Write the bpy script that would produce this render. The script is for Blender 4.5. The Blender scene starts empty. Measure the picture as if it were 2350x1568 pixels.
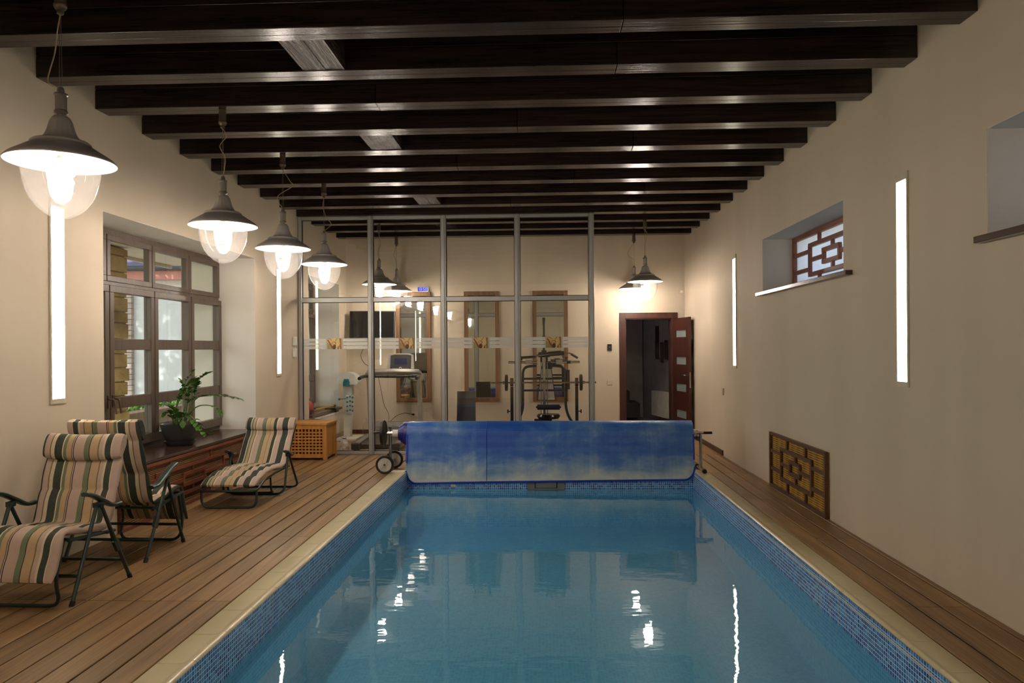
import bpy, math, random
from mathutils import Vector, Matrix, Euler
random.seed(7)
sc = bpy.context.scene
COL = sc.collection
PI = math.pi

# ------------------------------------------------------------------ camera
TH, FPX, SY, RO, CAMH = 0.0419, 1696.8, 799.0, -0.0067, 1.45
cd = bpy.data.cameras.new('camera'); cam = bpy.data.objects.new('camera', cd); COL.objects.link(cam)
cd.sensor_width = 36.0; cd.sensor_fit = 'HORIZONTAL'; cd.lens = FPX * 36.0 / 2350.0
cd.shift_y = (SY - 784.0) / 2350.0; cd.clip_start = 0.05; cd.clip_end = 300
_r = Vector((math.cos(TH), math.sin(TH), 0)); _u = Vector((0, 0, 1)); _f = Vector((-math.sin(TH), math.cos(TH), 0))
_R = _r * math.cos(RO) + _u * math.sin(RO); _U = _u * math.cos(RO) - _r * math.sin(RO)
cam.matrix_world = Matrix(((_R.x, _U.x, -_f.x, 0), (_R.y, _U.y, -_f.y, 0), (_R.z, _U.z, -_f.z, CAMH), (0, 0, 0, 1)))
sc.camera = cam

# ------------------------------------------------------------------ world, sun, exposure
SUN_DIR = Vector((0.30, 0.72, -0.62)).normalized()
w = bpy.data.worlds.new('world'); sc.world = w; w.use_nodes = True
nt = w.node_tree; nt.nodes.clear()
sky = nt.nodes.new('ShaderNodeTexSky'); sky.sky_type = 'NISHITA'; sky.sun_disc = False
sky.sun_elevation = math.asin(-SUN_DIR.z); sky.sun_rotation = math.atan2(-SUN_DIR.x, -SUN_DIR.y); sky.air_density = 1.0; sky.dust_density = 2.0
bg = nt.nodes.new('ShaderNodeBackground'); bg.inputs[1].default_value = 0.26
wo = nt.nodes.new('ShaderNodeOutputWorld'); nt.links.new(sky.outputs[0], bg.inputs[0]); nt.links.new(bg.outputs[0], wo.inputs[0])
sl = bpy.data.lights.new('sun', 'SUN'); sl.energy = 4.6; sl.angle = 0.012; sl.color = (1.0, 0.95, 0.86)
so = bpy.data.objects.new('sun', sl); COL.objects.link(so); so.rotation_euler = SUN_DIR.to_track_quat('-Z', 'Y').to_euler()
BULB_POWER, STRIP_POWER = 174.0, 18.0
vs = sc.view_settings; vs.view_transform = 'Standard'; vs.look = 'None'; vs.exposure = 0.13; vs.gamma = 1.0; vs.use_curve_mapping = False
sc.cycles.transparent_max_bounces = 32; sc.cycles.max_bounces = 7; sc.cycles.diffuse_bounces = 4; sc.cycles.glossy_bounces = 4
sc.cycles.use_light_tree = False; sc.cycles.adaptive_threshold = 0.03; sc.cycles.sample_clamp_indirect = 6.0; sc.cycles.caustics_reflective = False; sc.cycles.caustics_refractive = False

# ------------------------------------------------------------------ materials
def lin(c):
    return tuple(((v / 255.0) / 12.92 if v / 255.0 <= 0.04045 else ((v / 255.0 + 0.055) / 1.055) ** 2.4) for v in c) + (1.0,)
class NT:
    def __init__(s, name):
        s.m = bpy.data.materials.new(name); s.m.use_nodes = True; s.t = s.m.node_tree; s.t.nodes.clear()
        s.out = s.n('ShaderNodeOutputMaterial')
    def n(s, typ, **kw):
        nd = s.t.nodes.new(typ)
        for k, v in kw.items(): setattr(nd, k, v)
        return nd
    def l(s, a, b): s.t.links.new(a, b)
    def coords(s, scale=(1, 1, 1), rot=(0, 0, 0)):
        tc = s.n('ShaderNodeTexCoord'); mp = s.n('ShaderNodeMapping'); mp.inputs['Scale'].default_value = scale; mp.inputs['Rotation'].default_value = rot
        s.l(tc.outputs['Object'], mp.inputs[0]); return mp.outputs[0]
    def noise(s, vec, scale=5, detail=4, rough=0.55, dist=0):
        n = s.n('ShaderNodeTexNoise'); n.inputs['Scale'].default_value = scale; n.inputs['Detail'].default_value = detail
        n.inputs['Roughness'].default_value = rough; n.inputs['Distortion'].default_value = dist; s.l(vec, n.inputs['Vector']); return n.outputs['Fac']
    def ramp(s, fac, stops, interp='LINEAR'):
        r = s.n('ShaderNodeValToRGB'); cr = r.color_ramp; cr.interpolation = interp
        while len(cr.elements) < len(stops): cr.elements.new(0.5)
        for e, (p, c) in zip(cr.elements, stops): e.position = p; e.color = c
        s.l(fac, r.inputs[0]); return r.outputs[0]
    def math(s, op, a, b=None, c=None):
        m = s.n('ShaderNodeMath', operation=op)
        for i, v in enumerate((a, b, c)):
            if v is None: continue
            if isinstance(v, (int, float)): m.inputs[i].default_value = v
            else: s.l(v, m.inputs[i])
        return m.outputs[0]
    def mix(s, fac, a, b, blend='MIX'):
        m = s.n('ShaderNodeMix', data_type='RGBA', blend_type=blend)
        if isinstance(fac, (int, float)): m.inputs[0].default_value = fac
        else: s.l(fac, m.inputs[0])
        for i, v in ((6, a), (7, b)):
            if isinstance(v, tuple): m.inputs[i].default_value = v
            else: s.l(v, m.inputs[i])
        return m.outputs[2]
    def bump(s, h, strength=0.3, dist=0.01):
        b = s.n('ShaderNodeBump'); b.inputs['Strength'].default_value = strength; b.inputs['Distance'].default_value = dist; s.l(h, b.inputs['Height']); return b.outputs[0]
    def pbsdf(s, color, rough=0.5, metal=0.0, normal=None, spec=0.5, coat=0.0, **kw):
        b = s.n('ShaderNodeBsdfPrincipled')
        for nm, v in (('Base Color', color), ('Roughness', rough), ('Metallic', metal), ('Specular IOR Level', spec), ('Coat Weight', coat)):
            if isinstance(v, (int, float, tuple)): b.inputs[nm].default_value = v
            else: s.l(v, b.inputs[nm])
        if normal is not None: s.l(normal, b.inputs['Normal'])
        for k, v in kw.items(): b.inputs[k.replace('_', ' ')].default_value = v
        s.l(b.outputs[0], s.out.inputs[0]); return b

def plain(name, rgb, rough=0.5, metal=0.0, vary=0.12, scale=6.0, stretch=(1, 1, 1), bump=0.0, bscale=60.0, spec=0.5, coat=0.0, **kw):
    t = NT(name); v = t.coords(stretch); f = t.noise(v, scale)
    c = lin(rgb); lo = tuple(x * (1 - vary) for x in c[:3]) + (1,); hi = tuple(min(1, x * (1 + vary)) for x in c[:3]) + (1,)
    col = t.ramp(f, [(0.3, lo), (0.7, hi)])
    nrm = t.bump(t.noise(v, bscale, 3), bump, 0.004) if bump > 0 else None
    t.pbsdf(col, rough, metal, nrm, spec, coat, **kw); return t.m

def wood(name, dark, light, axis=1, rough=0.45, ring=14.0, bump=0.25, spec=0.4, island=0.18, coat=0.0, bdist=0.004):
    t = NT(name); sc_ = [ring, ring, ring]; sc_[axis] = ring * 0.06
    v = t.coords(tuple(sc_)); g = t.noise(v, 1.0, 6, 0.6, 1.2)
    sc2 = [90, 90, 90]; sc2[axis] = 2.0
    v2 = t.coords(tuple(sc2)); g2 = t.noise(v2, 1.0, 3)
    f = t.math('MULTIPLY_ADD', g2, 0.35, t.math('MULTIPLY', g, 0.65))
    col = t.ramp(f, [(0.32, lin(dark)), (0.68, lin(light))])
    geo = t.n('ShaderNodeNewGeometry'); hv = t.n('ShaderNodeHueSaturation')
    val = t.math('MULTIPLY_ADD', geo.outputs['Random Per Island'], 2 * island, 1 - island); t.l(val, hv.inputs['Value']); t.l(col, hv.inputs['Color'])
    t.pbsdf(hv.outputs[0], rough, 0, t.bump(f, bump, bdist), spec, coat); return t.m

def emit(name, rgb, strength):
    t = NT(name); e = t.n('ShaderNodeEmission'); e.inputs[0].default_value = rgb if len(rgb) == 4 else tuple(rgb) + (1,); e.inputs[1].default_value = strength
    t.l(e.outputs[0], t.out.inputs[0]); return t.m

def schlick(t, f0, normal=None):
    g = t.n('ShaderNodeNewGeometry'); d = t.n('ShaderNodeVectorMath', operation='DOT_PRODUCT')
    t.l(g.outputs['Incoming'], d.inputs[0]); t.l(normal if normal is not None else g.outputs['Normal'], d.inputs[1])
    x = t.math('SUBTRACT', 1.0, t.math('MINIMUM', t.math('ABSOLUTE', d.outputs['Value']), 1.0))
    return t.math('MULTIPLY_ADD', t.math('POWER', x, 5.0), 1 - f0, f0)

def glass(name, tint=(0.97, 0.98, 0.97), f0=0.04, haze=0.0, haze_col=(0.9, 0.9, 0.9), rough=0.0):
    t = NT(name); tr = t.n('ShaderNodeBsdfTransparent'); tr.inputs[0].default_value = tuple(tint) + (1,)
    gl = t.n('ShaderNodeBsdfGlossy'); gl.inputs['Roughness'].default_value = rough; gl.inputs[0].default_value = (1, 1, 1, 1)
    mx = t.n('ShaderNodeMixShader'); t.l(schlick(t, f0), mx.inputs[0]); t.l(tr.outputs[0], mx.inputs[1]); t.l(gl.outputs[0], mx.inputs[2])
    o = mx
    if haze > 0:
        df = t.n('ShaderNodeBsdfDiffuse'); df.inputs[0].default_value = tuple(haze_col) + (1,); tl = t.n('ShaderNodeBsdfTranslucent'); tl.inputs[0].default_value = tuple(haze_col) + (1,)
        m1 = t.n('ShaderNodeMixShader'); m1.inputs[0].default_value = 0.5; t.l(df.outputs[0], m1.inputs[1]); t.l(tl.outputs[0], m1.inputs[2])
        m2 = t.n('ShaderNodeMixShader'); m2.inputs[0].default_value = haze; t.l(mx.outputs[0], m2.inputs[1]); t.l(m1.outputs[0], m2.inputs[2]); o = m2
    t.l(o.outputs[0], t.out.inputs[0]); return t.m

def wall_mat(name, rgb):
    t = NT(name); v = t.coords((2.2, 2.2, 0.12)); f = t.noise(v, 1.0, 3, 0.5); v2 = t.coords((1, 1, 1)); f2 = t.noise(v2, 1.3, 5)
    ff = t.math('MULTIPLY_ADD', f, 0.6, t.math('MULTIPLY', f2, 0.4)); c = lin(rgb)
    col = t.ramp(ff, [(0.3, tuple(x * 0.93 for x in c[:3]) + (1,)), (0.7, tuple(x * 1.05 for x in c[:3]) + (1,))])
    t.pbsdf(col, 0.75, 0, t.bump(t.noise(v2, 180, 3), 0.08, 0.002), 0.2); return t.m

def stripe_mat(name, stops, w):
    t = NT(name); tc = t.n('ShaderNodeTexCoord'); sx = t.n('ShaderNodeSeparateXYZ'); t.l(tc.outputs['Object'], sx.inputs[0])
    f = t.math('MULTIPLY_ADD', sx.outputs[1], 0.5 / w, 0.5)
    pal = {'g': (44, 56, 46), 'p': (196, 172, 156), 'c': (216, 200, 172), 's': (112, 124, 96), 't': (192, 166, 128), 'd': (62, 50, 48), 'o': (126, 112, 74)}
    col = t.ramp(f, [(p, lin(pal[k])) for p, k in stops], 'CONSTANT')
    col = t.mix(t.math('MULTIPLY', t.noise(t.coords(), 40, 3), 0.22), col, (0.25, 0.2, 0.16, 1))
    t.pbsdf(col, 0.85, 0, t.bump(t.noise(t.coords(), 14, 3), 0.25, 0.01), 0.15); return t.m

def mosaic_mat(name, cols, grout, size=0.0235, rough=0.15, joint=0.09, bumpy=0.5):
    t = NT(name); tc = t.n('ShaderNodeTexCoord'); vm = t.n('ShaderNodeVectorMath', operation='SCALE'); vm.inputs['Scale'].default_value = 1.0 / size; t.l(tc.outputs['Object'], vm.inputs[0])
    fl = t.n('ShaderNodeVectorMath', operation='FLOOR'); ad = t.n('ShaderNodeVectorMath', operation='ADD'); ad.inputs[1].default_value = (0.013, 0.017, 0.011)
    t.l(vm.outputs[0], ad.inputs[0]); t.l(ad.outputs[0], fl.inputs[0]); fr = t.n('ShaderNodeVectorMath', operation='FRACTION'); t.l(ad.outputs[0], fr.inputs[0])
    wn = t.n('ShaderNodeTexWhiteNoise'); wn.noise_dimensions = '3D'; t.l(fl.outputs[0], wn.inputs['Vector'])
    col = t.ramp(wn.outputs['Value'], [(i / len(cols), lin(c)) for i, c in enumerate(cols)], 'CONSTANT')
    g = t.n('ShaderNodeNewGeometry'); sn = t.n('ShaderNodeSeparateXYZ'); t.l(g.outputs['True Normal'], sn.inputs[0]); sf = t.n('ShaderNodeSeparateXYZ'); t.l(fr.outputs[0], sf.inputs[0])
    mask = None
    for i in range(3):
        d = t.math('ABSOLUTE', t.math('SUBTRACT', sf.outputs[i], 0.5)); edge = t.math('GREATER_THAN', d, 0.5 - joint)
        e = t.math('MULTIPLY', edge, t.math('LESS_THAN', t.math('ABSOLUTE', sn.outputs[i]), 0.6)); mask = e if mask is None else t.math('MAXIMUM', mask, e)
    c2 = t.mix(mask, col, lin(grout)); t.pbsdf(c2, t.math('MULTIPLY_ADD', mask, 0.6, rough), 0, t.bump(t.math('SUBTRACT', 1.0, mask), bumpy, 0.002), 0.5); return t.m

M = {}
M['wall'] = wall_mat('beige plaster', (212, 197, 174))
M['jamb'] = wall_mat('white plaster', (222, 216, 204))
M['deck'] = wood('deck board wood', (100, 74, 46), (166, 130, 86), 1, 0.42, 9.0, 0.25, 0.4, 0.16)
M['deckx'] = wood('deck board wood across', (100, 74, 46), (166, 130, 86), 0, 0.42, 9.0, 0.25, 0.4, 0.16)
M['subdeck'] = plain('dark joist', (26, 18, 12), 0.9)
M['beam'] = wood('dark stained beam wood', (21, 16, 15), (56, 41, 35), 0, 0.22, 20.0, 0.6, 0.42, 0.25, 0, 0.004)
M['beamy'] = wood('dark stained brace wood', (24, 18, 17), (66, 48, 40), 1, 0.24, 26.0, 1.0, 0.6, 0.25, 0, 0.02)
M['ceil'] = wood('dark ceiling boards', (10, 8, 8), (24, 18, 16), 1, 0.5, 10.0, 0.3, 0.3, 0.2)
M['coping'] = plain('cream coping tile', (216, 202, 164), 0.28, 0, 0.06, 3.0, spec=0.5)
M['grout'] = plain('grey brown grout', (120, 108, 84), 0.8)
M['gymfloor'] = plain('beige carpet', (168, 136, 102), 0.95, 0, 0.06, 3, bump=0.4, bscale=300, spec=0.1)
M['mosaic'] = mosaic_mat('blue pool mosaic', [(40, 96, 172), (56, 124, 196), (74, 146, 212), (32, 78, 148), (88, 160, 216), (48, 110, 184)], (204, 220, 230))
M['liner'] = mosaic_mat('pale blue pool tile', [(112, 188, 228), (126, 198, 234), (118, 192, 230), (106, 182, 224)], (150, 210, 234), 0.025, 0.35, 0.07, 0.1)
M['alu'] = plain('grey aluminium', (166, 165, 162), 0.45, 0.5, 0.04)
M['alud'] = plain('dark seal', (30, 30, 30), 0.6)
M['glass'] = glass('partition glass')
M['winglass'] = glass('window glass', (0.93, 0.97, 0.95))
M['globe'] = glass('seeded lamp glass', (0.97, 0.97, 0.96), 0.04, 0.016, (1, 0.98, 0.95))
M['steel'] = plain('brushed lamp metal', (190, 182, 176), 0.38, 0.5, 0.05, 20)
M['socket'] = plain('satin nickel', (142, 134, 128), 0.34, 0.6, 0.05, 20)
M['bronze'] = plain('dark bronze', (98, 84, 68), 0.4, 0.6)
M['shade_in'] = plain('white lamp enamel', (250, 246, 238), 0.5)
M['cord'] = plain('beige lamp cord', (168, 144, 108), 0.6)
M['wire'] = plain('steel wire', (140, 132, 120), 0.35, 0.8)
M['bulb'] = emit('lit bulb', (1.0, 0.86, 0.75), BULB_POWER)
M['strip'] = emit('lit strip diffuser', (1.0, 0.94, 0.71), STRIP_POWER)
M['stripframe'] = plain('cream strip frame', (206, 196, 172), 0.5)
M['winwood'] = wood('brown window frame', (72, 59, 49), (100, 84, 70), 2, 0.36, 10, 0.06, 0.5, 0.06)
M['gasket'] = plain('black gasket', (28, 20, 18), 0.6)
M['sill'] = plain('dark brown polished sill', (74, 54, 44), 0.2, 0, 0.18, 3, (1, 0.3, 1), spec=0.5)
M['lattice'] = wood('reddish lattice wood', (92, 48, 32), (134, 74, 50), 1, 0.45, 12, 0.2, 0.4, 0.12)
M['latticer'] = wood('brown lattice wood', (78, 50, 34), (108, 72, 50), 1, 0.5, 12, 0.2, 0.4, 0.08)
M['winlat'] = wood('window lattice wood', (110, 64, 48), (150, 96, 74), 1, 0.45, 12, 0.2, 0.4, 0.06)
M['green_metal'] = plain('dark green lacquered tube', (38, 56, 50), 0.32, 0.25, 0.08)
M['dark_cap'] = plain('black rubber', (18, 18, 18), 0.7)
M['chrome'] = plain('chrome', (190, 188, 182), 0.18, 1.0, 0.03)
M['whiteplastic'] = plain('white plastic', (226, 222, 210), 0.4)
M['greyplastic'] = plain('grey plastic', (120, 118, 114), 0.45)
M['silverplastic'] = plain('silver plastic', (168, 164, 156), 0.38, 0.3)
M['blackplastic'] = plain('black plastic', (24, 23, 23), 0.4)
M['blackleather'] = plain('black leather', (14, 13, 13), 0.22, bump=0.2, bscale=90)
M['teal'] = plain('teal plastic', (36, 126, 134), 0.4)
M['hamperwood'] = wood('honey coloured wood', (168, 112, 48), (206, 150, 76), 2, 0.45, 10, 0.15, 0.4, 0.1)
M['inside'] = plain('dark hamper lining', (70, 44, 22), 0.9)
M['pot'] = plain('charcoal glazed pot', (52, 50, 48), 0.34, 0, 0.08)
M['soil'] = plain('potting soil', (50, 36, 26), 0.95, bump=0.6, bscale=50)
M['leaf'] = plain('glossy green leaf', (80, 124, 48), 0.32, 0, 0.45, 9, Subsurface_Weight=0.0)
M['stem'] = plain('green stem', (92, 110, 52), 0.45, 0, 0.2, 20)
M['doorwood'] = wood('dark mahogany', (52, 26, 20), (84, 46, 36), 2, 0.35, 9, 0.12, 0.45, 0.05)
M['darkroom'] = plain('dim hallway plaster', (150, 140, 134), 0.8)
M['sofa'] = plain('dark sofa fabric', (52, 48, 44), 0.9)
M['frost'] = glass('frosted door glass', (0.55, 0.62, 0.6), 0.04, 0.6, (0.6, 0.68, 0.64), 0.3)
M['mirror'] = plain('mirror silver', (230, 232, 230), 0.02, 1.0, 0.0)
M['mirrorframe'] = wood('brown mirror frame', (96, 66, 42), (138, 100, 68), 2, 0.5, 12, 0.2, 0.3, 0.06)
M['tvscreen'] = plain('dark television screen', (16, 16, 18), 0.05, 0, 0.0, spec=0.8)
M['radiator'] = plain('white radiator enamel', (226, 218, 200), 0.35)
M['carddark'] = plain('dark card reader', (30, 24, 20), 0.35)
M['switch'] = plain('cream switch', (206, 190, 166), 0.4)
M['yellow'] = plain('yellow stick', (214, 170, 40), 0.4)
M['red'] = plain('red ball rubber', (170, 36, 36), 0.4)
M['violet'] = plain('violet blue rubber', (60, 60, 120), 0.5)
M['padwhite'] = plain('pale grey vinyl', (198, 192, 180), 0.45)
M['bagwhite'] = plain('white printed bag', (206, 196, 190), 0.7, 0, 0.5, 26)
M['bluedigit'] = emit('blue clock display', (0.10, 0.10, 0.75), 0.9)
M['digit'] = emit('pale clock digits', (0.45, 0.45, 1.0), 1.6)
M['orangewood'] = plain('warm orange wood', (150, 84, 30), 0.5)
M['darkstick'] = plain('dark brown stick', (44, 28, 20), 0.5)
M['stone'] = plain('rough sandstone', (178, 150, 104), 0.9, 0, 0.35, 4, bump=0.8, bscale=18)
M['stucco'] = plain('white stucco', (226, 228, 226), 0.9, 0, 0.03)
M['yellowstucco'] = plain('pale yellow stucco', (214, 206, 168), 0.85, 0, 0.04)
M['pinkfascia'] = plain('pink fascia paint', (206, 138, 126), 0.6)
M['rooftile'] = plain('violet grey roof tile', (126, 116, 140), 0.6, 0, 0.15, 8)
M['gutter'] = plain('dark gutter metal', (74, 82, 88), 0.4, 0.5)
M['soffit'] = plain('pale soffit board', (210, 196, 176), 0.6, 0, 0.06)
M['paving'] = plain('pale paving', (196, 190, 178), 0.85, 0, 0.1, 2)
M['planter'] = wood('weathered planter board', (104, 82, 64), (140, 116, 94), 1, 0.7, 8, 0.2, 0.3, 0.1)
M['hedge'] = plain('hedge leaf', (98, 136, 52), 0.5, 0, 0.5, 7)
M['bark'] = plain('brown bark', (84, 64, 48), 0.9, bump=0.6, bscale=30)

def cover_mat():
    t = NT('blue bubble sheet'); tc = t.n('ShaderNodeTexCoord'); s = t.n('ShaderNodeSeparateXYZ'); t.l(tc.outputs['Object'], s.inputs[0])
    v = t.coords((1.2, 1.2, 2.2)); n1 = t.noise(v, 2.0, 7, 0.62, 0.4); n2 = t.noise(t.coords((6, 1, 0.8)), 1.5, 5, 0.6, 0.5)
    # chalky residue left on the hanging half, denser towards the hem
    hem = t.math('MULTIPLY_ADD', s.outputs[2], -1.75, -0.02)
    d = t.math('ADD', t.math('MULTIPLY_ADD', n1, 0.9, -0.35), t.math('MULTIPLY', t.math('POWER', t.math('MAXIMUM', hem, 0.0), 2.2), 0.80))
    d = t.math('ADD', d, t.math('MULTIPLY_ADD', n2, 0.35, -0.15))
    px_ = t.math('MAXIMUM', t.math('SUBTRACT', 1.0, t.math('MULTIPLY', t.math('ABSOLUTE', t.math('ADD', s.outputs[0], 0.52)), 3.6)), 0.0)   # rubbed clean beside the weld
    pz_ = t.math('MINIMUM', t.math('MAXIMUM', t.math('MULTIPLY_ADD', s.outputs[2], 2.6, 0.75), 0.0), 1.0)
    d = t.math('SUBTRACT', d, t.math('MULTIPLY', t.math('MULTIPLY', px_, pz_), 0.45))
    # welded bubble grid
    vo = t.n('ShaderNodeTexVoronoi'); vo.inputs['Scale'].default_value = 85; vo.inputs['Randomness'].default_value = 0.15; t.l(t.coords(), vo.inputs['Vector'])
    bub = t.math('SUBTRACT', 0.55, vo.outputs['Distance'])
    col = t.ramp(d, [(0.0, lin((26, 80, 168))), (0.2, lin((62, 112, 180))), (0.42, lin((134, 162, 188))), (0.7, lin((212, 212, 200)))])
    col = t.mix(t.math('MULTIPLY', bub, 0.35), col, (0.35, 0.5, 0.75, 1))
    t.pbsdf(col, 0.32, 0, t.bump(bub, 0.35, 0.006), 0.5); return t.m
M['cover'] = cover_mat()
M['hem'] = plain('bright blue hem', (14, 52, 168), 0.35, 0, 0.1)
M['roll'] = plain('deep blue rolled sheet', (20, 24, 112), 0.35, 0, 0.2, 30, bump=0.4, bscale=90)

def water_mat():
    t = NT('pool water'); a = t.noise(t.coords((1.0, 1.6, 1)), 1.6, 2, 0.5); b = t.noise(t.coords((1, 2.2, 1)), 7.0, 2, 0.5)
    h = t.math('MULTIPLY_ADD', b, 0.12, a); nrm = t.bump(h, 0.2, 0.02)
    tr = t.n('ShaderNodeBsdfTransparent'); tr.inputs[0].default_value = (0.80, 0.95, 0.98, 1)
    gl = t.n('ShaderNodeBsdfGlossy'); gl.inputs['Roughness'].default_value = 0.015; gl.inputs[0].default_value = (1, 1, 1, 1); t.l(nrm, gl.inputs['Normal'])
    mx = t.n('ShaderNodeMixShader'); t.l(schlick(t, 0.042, nrm), mx.inputs[0]); df = t.n('ShaderNodeBsdfDiffuse'); df.inputs[0].default_value = (0.14, 0.45, 0.66, 1); mt = t.n('ShaderNodeMixShader'); mt.inputs[0].default_value = 0.30; t.l(tr.outputs[0], mt.inputs[1]); t.l(df.outputs[0], mt.inputs[2])  # even blue haze put into the water colour, softens the shadow below the edge
    t.l(mt.outputs[0], mx.inputs[1]); t.l(gl.outputs[0], mx.inputs[2]); t.l(mx.outputs[0], t.out.inputs[0]); return t.m
M['water'] = water_mat()
def frosted_window():
    t = NT('frosted window glass'); tl = t.n('ShaderNodeBsdfTranslucent'); tl.inputs[0].default_value = (0.92, 0.94, 0.97, 1); g = t.n('ShaderNodeBsdfGlossy'); g.inputs['Roughness'].default_value = 0.25
    n = t.noise(t.coords((1, 1.5, 1)), 2.5, 2); tr = t.n('ShaderNodeBsdfTransparent'); m0 = t.n('ShaderNodeMixShader'); t.l(t.math('MULTIPLY', n, 0.35), m0.inputs[0]); t.l(tl.outputs[0], m0.inputs[1]); t.l(tr.outputs[0], m0.inputs[2])
    m = t.n('ShaderNodeMixShader'); m.inputs[0].default_value = 0.06; t.l(m0.outputs[0], m.inputs[1]); t.l(g.outputs[0], m.inputs[2]); t.l(m.outputs[0], t.out.inputs[0]); return t.m
M['frostwin'] = frosted_window()
def weave_mat(name, c1, c2, sz, sy):
    t = NT(name); tc = t.n('ShaderNodeTexCoord'); s = t.n('ShaderNodeSeparateXYZ'); t.l(tc.outputs['Object'], s.inputs[0])
    a = t.math('SINE', t.math('MULTIPLY', s.outputs[2], sz)); b = t.math('SINE', t.math('MULTIPLY', s.outputs[1], sy)); f = t.math('MULTIPLY_ADD', a, 0.36, t.math('MULTIPLY_ADD', b, 0.12, 0.5))
    n = t.noise(t.coords(), 9, 3); f2 = t.math('MULTIPLY_ADD', n, 0.3, t.math('SUBTRACT', f, 0.15)); t.pbsdf(t.ramp(f2, [(0.15, lin(c1)), (0.6, lin(c2))]), 0.7, 0, t.bump(f, 0.5, 0.006), 0.2); return t.m
M['rattan'] = weave_mat('woven rattan', (56, 36, 22), (132, 96, 62), 420, 520)
M['straw'] = weave_mat('golden slatted straw', (104, 76, 28), (186, 146, 66), 300, 40)
STOPS_A = [(0, 'g'), (.045, 'p'), (.12, 'o'), (.135, 'c'), (.18, 'g'), (.28, 'c'), (.295, 's'), (.335, 't'), (.40, 'd'), (.407, 'p'), (.42, 'd'), (.43, 'p'), (.555, 's'), (.62, 'd'), (.632, 't'), (.73, 'o'), (.745, 'p'), (.79, 'c'), (.82, 'g'), (.89, 'c'), (.90, 'p')]
STOPS_C = [(0, 'p'), (.04, 'g'), (.13, 'c'), (.15, 's'), (.18, 't'), (.23, 'd'), (.24, 'c'), (.27, 'p'), (.37, 's'), (.43, 'd'), (.44, 't'), (.52, 'o'), (.53, 't'), (.6, 'g'), (.66, 'c'), (.68, 'p'), (.77, 'g'), (.88, 'c'), (.90, 'p')]
M['stripeA'] = stripe_mat('green and cream striped canvas', STOPS_A, 0.262)
M['stripeC'] = stripe_mat('sage and pink striped canvas', STOPS_C, 0.262)

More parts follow.
